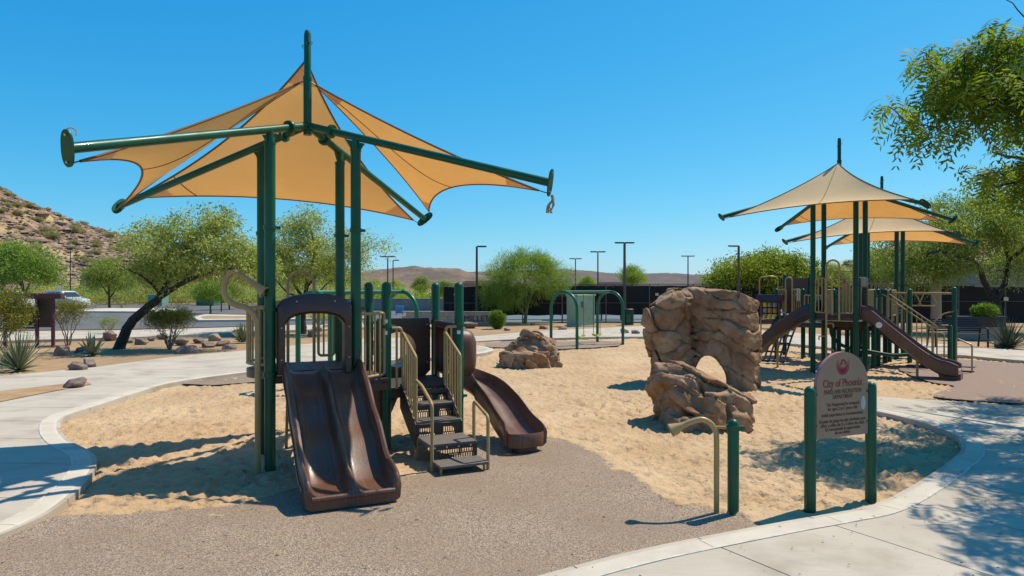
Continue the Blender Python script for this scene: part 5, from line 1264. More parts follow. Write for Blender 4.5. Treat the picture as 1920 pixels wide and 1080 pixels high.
lamp('tall tan-brown lamp post with two heads beside the litter bin', 1171, 455, 40.8, (-1, 1), m='pole_brown', r=.085); lamp('thin lamp post with two heads directly above the rock wall', 1290, 480, 60, (-1, 1)); lamp('lamp post with one head pointing left in front of the leafy tree', 1385, 461, 39, (-1,), m='pole_brown', r=.075)
lamp('lamp post with two heads at the parking lot below the left hill', 132, 465, 76, (-1, 1)); lamp('lamp post seen between the tall green posts, heads lost in leaves', 727, 481, 52, (-1, 1), m='pole_brown'); lamp('thin lamp post right beside another, right of the tall green posts', 737, 488, 66, (1,))
for px, tp, d, lb in ((415, 556, 60, 'bare grey pole at the parking lot left of the talk tube'), (262, 549, 85, 'thin grey pole behind the leaning tree'),):
    t = AT(px, tp, d); ro = thing('bare_pole', lb, 'pole', (t.x, t.y, 0)); MB().tube([V(0, 0, 0), V(0, 0, t.z)], .06, 8).build('pole', 'bronze', ro); MB().box((0, 0, .02), (.3, .3, .04), ch=.01).build('base', 'concrete_kerb', ro)
t = AT(1755, 520, 36.5); ro = thing('bare_pole', 'thick tan pole in front of the court fence on the right', 'pole', (t.x, t.y, 0)); MB().tube([V(0, 0, 0), V(0, 0, 6.6)], [.26, .2], 14).build('pole', 'pole_tan', ro); MB().tube([V(0, 0, 0), V(0, 0, .15)], .40, 14).build('base', 'concrete_kerb', ro)

# ------------------------------------------------------------------ litter bin, benches, tables
bn = thing('litter_bin', 'green slatted litter bin at the foot of the tall lamp post', 'litter bin', (G(1178, 611).x, G(1178, 611).y, .05))
for k in range(18): a = R(20 * k); MB().box((.29 * math.cos(a), .29 * math.sin(a), .42), (.02, .085, .80), rz=a).build('slat', 'green_dark_paint', bn)
for z in (.06, .42, .82): MB().lathe([(.265, z - .02), (.278, z - .02), (.278, z + .02), (.265, z + .02)], 20).build('hoop', 'black_steel', bn)
MB().lathe([(.31, .84), (.32, .88), (.24, .93), (.20, .93)], 20).build('lid', 'black_steel', bn)
def picnic(px, py, label, rz):
    p = G(px, py); ro = thing('picnic_table', label, 'picnic table', (p.x, p.y, .08), rz, 'tables by the courts')
    MB().box((0, 0, .76), (1.7, .75, .05), ch=.01).build('table_top', 'worn_grey', ro)
    for s_ in (-1, 1):
        MB().box((0, s_ * .65, .45), (1.7, .26, .045), ch=.01).build('bench_seat', 'worn_grey', ro); MB().tube(fillet([V(s_ * .6, -.65, .43), V(s_ * .6, -.3, .02), V(s_ * .6, 0, .74), V(s_ * .6, .3, .02), V(s_ * .6, .65, .43)], .05), .028, 8).build('leg', 'black_steel', ro)
    return ro
picnic(1052, 603, 'dark picnic table left of the green cabinet', .1); picnic(1146, 604, 'dark picnic table behind the small swing frame', -.1)
bp = G(1825, 655); bc = thing('bench', 'black strap-metal bench on the walk behind the trapeze rail', 'bench', (bp.x - .55, bp.y, .1), R(-6))
for k in range(7): MB().box((0, -.22 + .07 * k, .45), (1.75, .05, .012)).build('seat_slat', 'black_steel', bc)
for k in range(6): MB().box((0, .27 + .03 * k, .55 + .075 * k), (1.75, .012, .055), rot=Matrix.Rotation(R(-20), 3, 'X')).build('back_slat', 'black_steel', bc)
for s_ in (-1, 1): MB().tube(fillet([V(s_ * .86, -.26, -.02), V(s_ * .86, -.26, .66), V(s_ * .86, .22, .66), V(s_ * .86, .34, -.02)], .12, 6), .033, 10).build('end_frame', 'black_steel', bc)
pt = thing('planter', 'long dark planter with a bright clipped plant behind the bench', 'planter', (18.75, 28.0, .05), R(-4))
MB().prism([(-.9, 0), (.9, 0), (1.05, .42), (-1.05, .42)], .6, lambda x, y, t: V(x, t - .3, y + .55)).build('trough', 'black_steel', pt); MB().box((0, 0, .28), (1.6, .4, .56), ch=.02).build('plinth', 'block', pt)

# ------------------------------------------------------------------ kiosk, road signs, cars, bins at the lot
mat('maroon', (0.085, 0.022, 0.030), .55, (0.11, 0.032, 0.042), 3); mat('dark_glass', (.006, .006, .008), .15); mat('rail_grey', (.45, .44, .43), .5)
kp = G(96, 655); ks = thing('notice_kiosk', 'maroon notice board kiosk half hidden by the left shrub', 'kiosk', (kp.x, kp.y + .1, .05), R(8))
for x in (-.52, 0, -1.55): MB().box((x, 0, .95), (.10, .10, 1.95), ch=.01).build('kiosk_post', 'maroon', ks)
MB().box((-.26, .02, 1.25), (.44, .06, 1.05), ch=.01).build('notice_panel', 'dark_glass', ks); MB().box((-1.03, .02, 1.05), (.95, .06, .75), ch=.01).build('notice_panel', 'dark_glass', ks); MB().box((-.62, .0, 1.83), (1.9, .30, .20), ch=.02).build('kiosk_roof', 'maroon', ks)
MB().tube(catmull([V(-1.6, -.15, .92), V(-1.2, -.15, .90), V(-.9, -.15, .80), V(-.55, -.15, .78)], 5), .03, 8).build('map_rail', 'rail_grey', ks)
def road_sign(px, top, d, w, hh, m, label):
    t = AT(px, top, d); ro = thing('road_sign', label, 'sign', (t.x, t.y, 0)); MB().tube([V(0, .03, 0), V(0, .03, t.z - .02)], .03, 8).build('sign_pole', 'fence_steel', ro); MB().box((0, 0, t.z - hh / 2), (w, .02, hh), ch=.008).build('sign_plate', m, ro)
road_sign(110, 537, 62, .32, .46, 'white_paint', 'small white road sign standing before the white car')
mat('sign_blue', (.10, .25, .48), .5); mat('car_white', (.62, .62, .61), .22, coat=.6); mat('car_glass', (.03, .05, .05), .06); mat('tyre', (.012, .012, .012), .8)
bs_ = thing('pedestal', 'small light blue pedestal board by the parking lot', 'pedestal', (G(749, 592).x, G(749, 592).y, .05)); MB().box((0, 0, .42), (.62, .08, .58), ch=.03).build('board', 'sign_blue', bs_)
for s_ in (-1, 1): MB().box((s_ * .25, 0, .08), (.06, .08, .18)).build('leg', 'sign_blue', bs_)
def car(px, py, label, rz, kind='suv'):
    p = G(px, py); ro = thing('parked_car', label, 'car', (p.x, p.y, .08), rz, 'cars in the parking lot')
    side = [(-2.25, .32), (-2.28, .75), (-2.12, 1.02), (-1.95, 1.12), (-1.62, 1.62), (-1.2, 1.72), (.2, 1.72), (.55, 1.62), (1.10, 1.13), (1.95, .98), (2.25, .78), (2.28, .35)]
    prof = catmull([V(a, 0, b) for a, b in side], 3); loops = []
    for yv, k in ((-.90, .965), (-.86, 1.0), (-.4, 1.015), (.4, 1.015), (.86, 1.0), (.90, .965)):
        loops.append([V(q.x * (1 if k >= 1 else .985), yv * (1 - .17 * max(0, (q.z - 1.05) / .7)), .32 + (q.z - .32) * k) for q in prof])
    MB().sweep(loops).build('body', 'car_white', ro, ang=40)
    for s_ in (-1, 1):
        y = s_ * .86
        for poly_ in ([(-1.55, 1.15), (-1.35, 1.55), (-.35, 1.60), (-.35, 1.15)], [(-.27, 1.15), (-.27, 1.60), (.25, 1.58), (.85, 1.15)]):
            MB().add([V(a, s_ * (.90 - .17 * .9 * max(0, (b - 1.05) / .7) + .006), b) for a, b in poly_], [(0, 1, 2, 3)]).build('side_window', 'car_glass', ro, smooth=False)
        for x in (-1.42, 1.42):
            w_ = MB().lathe([(.20, -.11), (.33, -.10), (.345, 0), (.33, .10), (.20, .11)], 20, (x, s_ * .80, .345), Matrix.Rotation(R(90), 3, 'X')).build('wheel', 'tyre', ro); MB().lathe([(.20, -.115), (.19, .115)], 14, (x, s_ * .80, .345), Matrix.Rotation(R(90), 3, 'X')).build('rim', 'bolt_steel', w_)
    MB().add([V(.62, -.62, 1.62), V(.62, .62, 1.62), V(1.14, .74, 1.165), V(1.14, -.74, 1.165)], [(0, 1, 2, 3)]).build('windscreen_glass', 'car_glass', ro, smooth=False)
    for s_ in (-1, 1): MB().box((2.22, s_ * .66, .80), (.10, .30, .14), ch=.03).build('headlight', 'white_paint', ro)
car(122, 580, 'white car parked beyond the maroon kiosk', R(-18)); car(20, 579, 'white car at the far left of the lot, hidden by shrubs', R(-20))
mat('bin_green', (.04, .16, .09), .6); mat('bin_pale', (.16, .30, .22), .6)
for px, py, w, hh, m, lb in ((390, 574, 2.0, 1.5, 'bin_green', 'dark green steel skip beyond the parking lot'), (297, 574, 1.6, 1.3, 'bin_pale', 'pale green screened enclosure beyond the leaning trunk')):
    p = G(px, py); ro = thing('steel_enclosure', lb, 'enclosure', (p.x, p.y, .05)); MB().box((0, 0, hh / 2), (w, 1.6, hh), ch=.03).build('enclosure_body', m, ro)
    for k in range(5): MB().box((-w / 2 + w * (k + .5) / 5, -.82, hh / 2), (.06, .05, hh * .95)).build('rib', m, ro)
# houses at the foot of the right hill and roof behind the fence
mat('stucco', (.42, .33, .26), .9); mat('tile_roof', (.30, .19, .13), .85, (.38, .25, .18), 3)
for px, d, w, lb in ((1800, 78, 11, 'tan tiled roof house showing over the right fence'), (900, 240, 14, 'low tan house below the near mountain'), (1145, 300, 16, 'far tan house roof over the court fence')):
    x = (px - 960) * d / FPX; ro = thing('house', lb, 'house', (x, d, 0)); MB().box((0, 0, 1.3), (w, 8, 2.6)).build('wall', 'stucco', ro)
    MB().prism([(-w / 2 - .5, 2.6), (w / 2 + .5, 2.6), (w / 2 - 2.2, 4.3), (-w / 2 + 2.2, 4.3)], 9, lambda a, b, t: V(a, -4.5 + t, b)).build('roof', 'tile_roof', ro)
    for k in range(3): MB().box((-w / 3 + k * w / 3, -4.02, 1.5), (1.2, .06, 1.1)).build('window', 'dark_glass', ro)

# ------------------------------------------------------------------ trees, shrubs, agaves
mat('bark_dark', (0.030, 0.022, 0.018), .95, (0.055, 0.042, 0.034), 9, bump=.02, bs=22, bdetail=8)
mat('bark_green', (0.14, 0.15, 0.06), .85, (0.20, 0.19, 0.09), 5, bump=.006, bs=30); mat('twig', (0.16, 0.12, 0.09), .9, (0.24, 0.19, 0.15), 12)
leaf_mat('leaf_mesquite', (0.13, 0.18, 0.036), (0.36, 0.41, 0.095), .5); leaf_mat('leaf_pale', (0.18, 0.225, 0.050), (0.50, 0.52, 0.18), .5); leaf_mat('leaf_palo', (0.15, 0.23, 0.035), (0.33, 0.42, 0.075), .42)
leaf_mat('leaf_near', (0.050, 0.098, 0.008), (0.29, 0.36, 0.026), .47, .6); leaf_mat('leaf_lush', (0.12, 0.18, 0.014), (0.36, 0.38, 0.035), .42); leaf_mat('leaf_creosote', (0.11, 0.12, 0.018), (0.31, 0.29, 0.05), .35)
leaf_mat('leaf_agave', (0.17, 0.21, 0.12), (0.34, 0.34, 0.19), .15); leaf_mat('leaf_box', (0.08, 0.16, 0.018), (0.27, 0.38, 0.04), .3); leaf_mat('leaf_sage', (0.24, 0.215, 0.095), (0.44, 0.385, 0.19), .35)

def unit(n, r_):
    v = r_.normal(size=(n, 3)); return v / np.linalg.norm(v, axis=1)[:, None]
def leaves(C, D, L, W, r_, bend=0.0):
    """one diamond blade per point: centre-base C, direction D, length L, width W"""
    n = len(C); s = np.cross(D, unit(n, r_)); s /= np.linalg.norm(s, axis=1)[:, None] + 1e-9
    L = np.broadcast_to(L, n)[:, None]; W = np.broadcast_to(W, n)[:, None]
    v = np.stack([C, C + D * L * .5 + s * W * .5, C + D * L, C + D * L * .5 - s * W * .5], 1).reshape(-1, 3)
    return v, np.arange(4 * n).reshape(n, 4)
def fronds(C, D, r_, n_pairs, L, ll, lw, droop=.5):
    """pinnate leaves: leaflets in pairs along a drooping stalk"""
    n = len(C); up = np.array([0, 0, 1.0]); s = np.cross(D, up) + 1e-6; s /= np.linalg.norm(s, axis=1)[:, None]; roll = r_.normal(0, .5, n)[:, None]
    nrm = np.cross(s, D); s = s * np.cos(roll) + nrm * np.sin(roll); vs, fs = [], []; k0 = 0; Ls = (L * r_.uniform(.65, 1.2, n))[:, None]
    for k in range(n_pairs):
        t = (k + .6) / n_pairs; p = C + D * Ls * t - up * (droop * Ls * t * t)
        d = D - up * 2 * droop * t; d /= np.linalg.norm(d, axis=1)[:, None]
        for sg in (-1, 1):
            q = s * sg * .85 + d * .55 - up * .1; q /= np.linalg.norm(q, axis=1)[:, None]; w = np.cross(q, nrm); w /= np.linalg.norm(w, axis=1)[:, None] + 1e-9
            l_ = ll * (1 - .45 * abs(t - .45)) ; v = np.stack([p, p + q * l_ * .5 + d * lw * .5, p + q * l_, p + q * l_ * .5 - d * lw * .5], 1).reshape(-1, 3)
            vs.append(v); fs.append(np.arange(4 * n).reshape(n, 4) + k0); k0 += 4 * n
    return np.concatenate(vs), np.concatenate(fs)
def crown_points(ells, n, r_, shell=.45):
    """points spread through ellipsoids, a little denser toward the skin"""
    w = np.array([e[3] * e[4] * e[5] for e in ells]); w = w ** .67; k = r_.choice(len(ells), n, p=w / w.sum()); E = np.array(ells)[k]
    u = unit(n, r_); rad = r_.uniform(0, 1, n) ** shell; return E[:, :3] + u * rad[:, None] * E[:, 3:6]
def grow(limbs, targets, r_, r_tip=.008, r_gain=1.0, seg=6, wob=.12):
    """limbs: polylines with radii (trunk); branches reach out to the targets"""
    mb = MB(); nodes = []
    for pts, r0, r1 in limbs:
        P = catmull(pts, 5); n = len(P); rr = [r0 + (r1 - r0) * (i / (n - 1)) ** .8 for i in range(n)]
        P = [p + V(*(r_.normal(0, .012, 3))) for p in P]; mb.tube(P, rr, 9)
        for i in range(n // 4, n): nodes.append((P[i], rr[i]))
    NP = np.array([n_[0][:] for n_ in nodes]); NR = [n_[1] for n_ in nodes]; c = NP.mean(0)
    order = np.argsort(np.linalg.norm(targets - c, axis=1))
    for i in order:
        t = targets[i]; d = np.linalg.norm(NP - t, axis=1) + .35 * np.maximum(0, NP[:, 2] - t[2]); j = int(np.argmin(d)); a = Vector(NP[j]); b = Vector(t); L = (b - a).length
        if L < .05: continue
        m1 = a + (b - a) * .35 + V(*(r_.normal(0, wob * L * .5, 3))) + V(0, 0, .10 * L); m2 = a + (b - a) * .7 + V(*(r_.normal(0, wob * L * .5, 3))) + V(0, 0, .08 * L)
        P = catmull([a, m1, m2, b], 3); r0 = min(NR[j] * .62, .012 + .02 * L * r_gain); r0 = max(r0, r_tip); rr = [r0 + (r_tip - r0) * k / (len(P) - 1) for k in range(len(P))]
        mb.tube(P, rr, seg if r0 > .02 else 4, False)
        NP = np.concatenate([NP, np.array([P[len(P) // 2][:], b[:]])]); NR += [rr[len(P) // 2], r_tip * 1.3]
    return mb
def plant(name, label, cat, base, limbs, ells, n_t, leaf_fn, leaf_m, bark='bark_dark', seed=1, group=None, crown='crown', trunk='trunk', shell=.45, r_gain=1.0, flat_floor=None):
    """a thing at base with trunk (limbs and branches) and crown (leaves); limbs and ellipsoids are relative to base"""
    r_ = np.random.default_rng(seed); T = crown_points(ells, n_t, r_, shell)
    if flat_floor is not None: T[:, 2] = np.maximum(T[:, 2], flat_floor + r_.uniform(0, .3, n_t))
    root = thing(name, label, cat, base, 0, group); mb = grow(limbs, T, r_, r_gain=r_gain); mb.build(trunk, bark, root, ang=80)
    v, f, tint = leaf_fn(T, r_); link(crown, np_mesh(crown, v, f, False, tint), leaf_m, root); return root
def clump_leaves(per, spread, L, W, droop=.3, out=.0):
    def fn(T, r_):
        n = len(T) * per; C = np.repeat(T, per, 0); clump = np.repeat(r_.uniform(-.25, .25, len(T)), per); off = r_.normal(0, 1, (n, 3)) * np.array(spread); C = C + off
        D = unit(n, r_) + off / (np.linalg.norm(off, axis=1)[:, None] + 1e-6) * .6 - np.array([0, 0, droop]); D /= np.linalg.norm(D, axis=1)[:, None]
        v, f = leaves(C, D, L * r_.uniform(.6, 1.3, n), W * r_.uniform(.7, 1.2, n), r_); t = np.clip(.5 + clump + r_.normal(0, .22, n), 0, 1); return v, f, np.repeat(t, 4)
    return fn
def frond_leaves(per, spread, pairs, L, ll, lw, droop):
    def fn(T, r_):
        n = len(T) * per; C = np.repeat(T, per, 0) + r_.normal(0, 1, (n, 3)) * np.array(spread); clump = np.repeat(r_.uniform(-.3, .3, len(T)), per)
        D = unit(n, r_) * np.array([1, 1, .5]) + np.array([0, 0, -.15]); D /= np.linalg.norm(D, axis=1)[:, None]
        v, f = fronds(C, D, r_, pairs, L, ll, lw, droop); t = np.clip(.45 + clump + r_.normal(0, .18, n), 0, 1); return v, f, np.tile(np.repeat(t, 4), 2 * pairs)
    return fn
def wisps(per, spread, L, W):
    """thread-like hanging and rising foliage of a palo verde"""
    def fn(T, r_):
        n = len(T) * per; off = r_.normal(0, 1, (n, 3)) * np.array(spread); C = np.repeat(T, per, 0) + off; c = T.mean(0); o = C - c; o /= np.linalg.norm(o, axis=1)[:, None] + 1e-6
        D = o * .55 + np.array([0, 0, .15]) + unit(n, r_) * .55; low = np.repeat(T[:, 2] < c[2] - .3, per); D[low, 2] -= .9; D /= np.linalg.norm(D, axis=1)[:, None]
        v, f = leaves(C, D, L * r_.uniform(.5, 1.3, n), W, r_); t = np.clip(.5 + np.repeat(r_.uniform(-.3, .3, len(T)), per) + r_.normal(0, .2, n), 0, 1); return v, f, np.repeat(t, 4)
    return fn

# leaning tree on the left
b = G(222, 655, .05); s = b.y / FPX
def px2(x, y, dd=0.0): q = AT(x, y, b.y + dd); return q - b
plant('mesquite_tree', 'leaning dark-trunked tree in the planting bed left of the near play structure', 'tree', b[:],
      [([V(0, 0, -.1), px2(228, 640), px2(250, 600), px2(285, 570), px2(305, 548), px2(318, 520, .3)], .21, .10), ([px2(298, 556), px2(345, 530, -.4), px2(400, 510, -.5), px2(470, 500, -.3)], .12, .03), ([px2(312, 530), px2(300, 480, .8), px2(290, 440, 1)], .09, .03), ([px2(340, 532), px2(380, 480, .8), px2(390, 430, 1.0)], .07, .02), ([px2(300, 550), px2(270, 520, -.8), px2(230, 500, -1)], .06, .02)],
      [(*px2(345, 462), 2.2, 1.9, .95), (*px2(280, 490), 1.35, 1.3, .70), (*px2(425, 480), 1.4, 1.3, .85), (*px2(390, 425), 1.2, 1.2, .62), (*px2(290, 430), .8, .9, .35), (*px2(470, 500), .9, 1.0, .7), (*px2(330, 520), 1.9, 1.2, .35)], 240, clump_leaves(88, (.19, .19, .14), .15, .044, .6), 'leaf_pale', seed=3, shell=.6)
# tree behind the near structure
b = G(568, 626, .05)
plant('mesquite_tree', 'open-crowned tree rising behind the near play structure', 'tree', b[:],
      [([V(0, 0, -.1), px2(568, 590), px2(572, 560), px2(575, 525, .3)], .17, .09), ([px2(571, 560), px2(550, 530), px2(545, 480, .5), px2(530, 440)], .08, .02), ([px2(573, 540), px2(610, 500, .5), px2(650, 470), px2(690, 460)], .07, .02), ([px2(572, 560), px2(535, 545, -.6), px2(500, 500, -.6)], .06, .02), ([px2(575, 525), px2(590, 470), px2(580, 420)], .07, .02), ([px2(570, 580), px2(605, 540, .8), px2(630, 520, .8)], .05, .02)],
      [(*px2(575, 455), 2.2, 2.0, 1.2), (*px2(520, 480), 1.4, 1.4, 1.1), (*px2(660, 465), 1.9, 1.5, .75), (*px2(560, 420), 1.6, 1.4, .6), (*px2(625, 500), 1.6, 1.4, .6), (*px2(540, 520), 1.3, 1.2, .5)], 230, clump_leaves(85, (.22, .22, .17), .15, .046, .5), 'leaf_pale', seed=5, shell=.6)
# feathery palo verde
b = G(985, 607, .05)
plant('palo_verde_tree', 'feathery bright green tree in front of the court fence', 'tree', b[:],
      [([V(0, 0, -.1), px2(986, 590), px2(990, 570), px2(1000, 540)], .13, .06), ([px2(985, 592), px2(968, 570), px2(955, 545)], .09, .04), ([px2(988, 575), px2(985, 540, .4), px2(980, 510, .4)], .06, .03), ([px2(955, 545), px2(940, 520), px2(930, 500)], .04, .02), ([px2(1000, 540), px2(1020, 515), px2(1030, 500)], .05, .02)],
      [(*px2(985, 515), 2.1, 2.0, 1.15), (*px2(935, 530), 1.15, 1.2, .85), (*px2(1035, 525), 1.15, 1.2, .95), (*px2(965, 490), 1.0, 1.0, .5), (*px2(1020, 488), .95, 1.0, .5), (*px2(960, 560), 1.3, 1.2, .45), (*px2(915, 555), .45, .6, .5)], 300, wisps(110, (.20, .20, .17), .26, .017), 'leaf_palo', 'bark_green', seed=8)
# lush tree behind the rock wall
b = G(1425, 603, .05)
plant('leafy_tree', 'dense yellow-green leafy tree above the rock wall', 'tree', b[:], [([V(0, 0, -.1), V(0, 0, 1.0), V(.2, .2, 2.0), V(.4, .3, 3.0)], .2, .1), ([V(0, 0, .9), V(-1, .2, 1.8), V(-2, .2, 2.6)], .12, .04), ([V(0, 0, 1), V(1.2, .2, 1.9), V(2.4, .1, 2.8)], .12, .04)],
      [(*px2(1425, 515), 3.3, 2.4, 1.35), (*px2(1365, 530), 1.7, 1.6, .95), (*px2(1485, 515), 2.0, 1.8, 1.25), (*px2(1440, 490), 2.0, 1.7, .75), (*px2(1525, 535), 1.2, 1.3, .9)], 420, clump_leaves(70, (.28, .28, .2), .22, .07, .9), 'leaf_lush', seed=12)
# big tree on the right behind the trapeze
b = G(1868, 624, .05)
plant('mesquite_tree', 'big spreading tree with a forked dark trunk at the right fence', 'tree', b[:],
      [([V(0, 0, -.1), px2(1868, 600), px2(1866, 570), px2(1868, 560)], .30, .22), ([px2(1867, 565), px2(1848, 535), px2(1835, 500, -.5), px2(1800, 480, -.8), px2(1755, 472, -1), px2(1735, 482, -1)], .17, .03), ([px2(1868, 560), px2(1885, 530), px2(1890, 480, .6), px2(1870, 430)], .17, .06), ([px2(1840, 510), px2(1790, 440, .5), px2(1740, 410)], .09, .02), ([px2(1890, 490), px2(1950, 440), px2(2000, 420)], .1, .03), ([px2(1835, 500), px2(1770, 490, 1), px2(1700, 485, 1)], .06, .02)],
      [(*px2(1790, 430), 3.6, 2.6, 1.3), (*px2(1700, 480), 1.9, 1.7, 1.2), (*px2(1880, 430), 3.2, 2.6, 1.6), (*px2(1760, 500), 2.0, 1.8, .9), (*px2(1980, 460), 2.6, 2.2, 1.6), (*px2(1685, 525), .9, 1.0, .7), (*px2(1900, 510), 1.5, 1.4, .5), (*px2(1830, 385), 2.2, 1.8, .6)], 480, clump_leaves(95, (.26, .26, .24), .17, .048, .8), 'leaf_mesquite', seed=15, shell=.6)
# near tree overhanging from the right
r_ = np.random.default_rng(77)
def near_tree():
    b = V(9.7, 10.6, .05); E = [(8.9, 10.4, 5.25, 2.3, 2.2, 1.15), (6.9, 10.3, 5.05, 1.3, 1.3, .62), (7.2, 10.6, 5.55, 1.2, 1.2, .5), (7.9, 10.6, 4.0, .8, 1.1, .40), (8.9, 7.4, 4.7, 2.3, 1.7, 1.2), (8.2, 8.6, 4.0, 1.2, 1.3, .8), (11.2, 13.2, 4.4, 2.0, 1.8, 1.1), (7.1, 7.4, 4.9, 1.0, 1.1, .7), (8.8, 10.2, 3.45, .6, .8, .35), (8.4, 10.0, 6.2, 1.2, 1.2, .45)]
    E = [(a - b.x, c - b.y, d - b.z, e, f_, g_) for a, c, d, e, f_, g_ in E]; L = lambda x, y, z: V(x - b.x, y - b.y, z - b.z)
    plant('ironwood_tree', 'near leafy tree reaching in from the right edge, fine fern-like leaves', 'tree', b[:],
          [([V(0, 0, -.1), V(-.05, 0, 1.0), V(-.2, -.1, 2.2), V(-.4, -.2, 3.2)], .20, .13), ([L(9.3, 10.4, 3.1), L(8.6, 10.5, 4.2), L(7.6, 10.4, 4.85), L(6.6, 10.3, 5.15)], .10, .018), ([L(9.4, 10.4, 2.9), L(9.0, 9.0, 4.0), L(8.4, 7.6, 4.7)], .10, .02), ([L(9.4, 10.4, 3.0), L(9.6, 12, 4.2), L(9.3, 13.4, 4.8)], .09, .02), ([L(9.0, 10.4, 3.7), L(8.2, 10.5, 3.8), L(7.4, 10.6, 3.75)], .05, .012), ([L(9.2, 10.4, 3.4), L(9.0, 10.2, 5.0), L(8.3, 10.3, 5.9)], .08, .015), ([L(8.6, 10.4, 5.5), L(7.9, 10.4, 6.1), L(7.3, 10.3, 6.5)], .02, .006)],
          E, 430, frond_leaves(10, (.11, .11, .09), 6, .34, .155, .046, .8), 'leaf_near', seed=21, shell=.5, r_gain=.5)
near_tree()

# background trees and thickets (shared meshes, one object each)
def bg_proto(name, seed, leaf_m, tall, wide, bark='bark_dark', per=110, L=.16, W=.05):
    return plant(name, 'x', 'tree', (0, 0, 0), [([V(0, 0, -.1), V(.05, 0, tall * .3), V(.2, .1, tall * .6)], .10, .05), ([V(.02, 0, tall * .2), V(-.5, .2, tall * .45), V(-.9, 0, tall * .7)], .06, .02), ([V(.05, 0, tall * .3), V(.6, -.2, tall * .5), V(1.0, 0, tall * .75)], .06, .02)],
                 [(0, 0, tall * .66, wide * .75, wide * .7, tall * .26), (-wide * .45, .2, tall * .55, wide * .45, wide * .45, tall * .2), (wide * .45, -.1, tall * .6, wide * .45, wide * .45, tall * .22), (.1, 0, tall * .85, wide * .4, wide * .4, tall * .15)], 130, clump_leaves(per, (.24, .24, .2), L, W, .4), leaf_m, bark, seed)
P1 = bg_proto('desert_tree', 31, 'leaf_pale', 4.4, 2.3); P2 = bg_proto('desert_tree', 32, 'leaf_mesquite', 4.0, 2.5); P3 = bg_proto('desert_tree', 33, 'leaf_palo', 3.6, 2.2, 'bark_green')
bgs = [(P2, 205, 581, 1.25, 'small dark-limbed tree on the lot island left of the leaning tree'), (P3, 395, 590, .85, 'young green tree on the parking island left of the talk tube'), (P1, 430, 582, .8, 'thin tree behind the talk tube at the lot'),
       (P3, 45, 577, 1.9, 'green tree at the foot of the hill behind the left shrubs'), (P2, 5, 573, 1.8, 'green tree at the left edge below the hill'), (P1, 275, 570, 1.3, 'pale tree beyond the lot behind the leaning trunk'), (P1, 340, 568, 1.5, 'pale green tree beyond the lot above the round shrub'), (P3, 470, 568, 1.7, 'green tree beyond the lot behind the talk tube horn'),
       (P1, 520, 567, 1.8, 'pale tree beyond the lot left of the slide hood'), (P3, 640, 566, 1.5, 'green tree beyond the lot between the tall green posts'), (P1, 600, 568, 1.6, 'pale tree beyond the lot seen through the grab arch'), (P2, 790, 569, .85, 'dark green bushy tree left of the court fence'), (P3, 838, 576, .85, 'green tree at the left end of the court fence'),
       (P1, 742, 567, .8, 'pale bushy tree over the low block wall'), (P2, 700, 566, .85, 'dark tree beyond the lot beside the thin lamp posts'), (P3, 1185, 556, 2.2, 'round green treetop showing over the court fence'), (P2, 1640, 572, 1.7, 'tree behind the right fence, left of the forked tree'), (P1, 1560, 572, 1.2, 'low pale tree behind the large play structure'), (P1, 1930, 575, 1.9, 'tree behind the right fence at the picture edge'), (P3, 1100, 560, 1.2, 'low green tree behind the court fence near the middle lamp')]
used_p = set()
for i, (P, px, py, sc, lb) in enumerate(bgs):
    o = P if id(P) not in used_p else copy_tree(P); used_p.add(id(P)); q = G(px, py); o.location = (q.x, q.y, .05); o.scale = (sc, sc, sc * random.uniform(.9, 1.05)); o.rotation_euler = (0, 0, random.uniform(0, 6)); tag(o, lb, 'tree', 'trees around the parking lot and courts')

# creosote shrubs and bushes in the bed
def shrub(px, py, w, hgt, label, leaf_m='leaf_creosote', seed=1, per=70, n=120, stems=9, L=.05, W=.022, name='creosote_shrub', floor=.42, spread=.09, bark='twig'):
    b = G(px, py, .05); w *= b.y / FPX / 2; hgt *= b.y / FPX; r_ = np.random.default_rng(seed); lim = []
    for k in range(stems):
        a = 2 * math.pi * k / stems + r_.uniform(-.3, .3); q = w * r_.uniform(.35, .75); lim.append(([V(math.cos(a) * .03, math.sin(a) * .03, -.05), V(math.cos(a) * q * .35, math.sin(a) * q * .35, hgt * .28), V(math.cos(a) * q * .7 + r_.normal(0, .04), math.sin(a) * q * .7, hgt * .5), V(math.cos(a) * q, math.sin(a) * q, hgt * .72)], .022, .008))
    return plant(name, label, 'shrub', b[:], lim, [(0, 0, hgt * (floor + 1) / 2, w * .92, w * .85, hgt * (1 - floor) / 2), (w * .3, 0, hgt * .8, w * .5, w * .5, hgt * .18), (-w * .35, 0, hgt * .72, w * .5, w * .5, hgt * .2)], n, clump_leaves(per, (spread,) * 3, L, W, .0), leaf_m, bark, seed, 'shrubs in the planting bed', 'foliage', 'stems', r_gain=.3)
shrub(-14, 676, 165, 135, 'big yellow-green creosote shrub cut by the left edge', seed=41, n=200, per=90, L=.07, W=.03, floor=.35)
shrub(128, 648, 95, 92, 'leggy dark creosote shrub between the kiosk and the agave', seed=42, n=110, stems=5)
shrub(318, 655, 108, 78, 'round-topped creosote shrub with bare stems right of the leaning trunk', seed=43, n=170, stems=14, floor=.5)
shrub(205, 630, 50, 36, 'sparse wispy green shrub beside the leaning trunk', 'leaf_mesquite', 44, 28, 50, 5)
shrub(-60, 660, 130, 110, 'creosote shrub outside the left edge, only its tips in view', seed=45, n=120)
shrub(600, 612, 60, 28, 'low green bush seen behind the grab arch', 'leaf_pale', 46, n=60)
shrub(820, 607, 44, 22, 'low yellow-green bush in front of the block sign wall', 'leaf_box', 47, n=70, floor=.05)
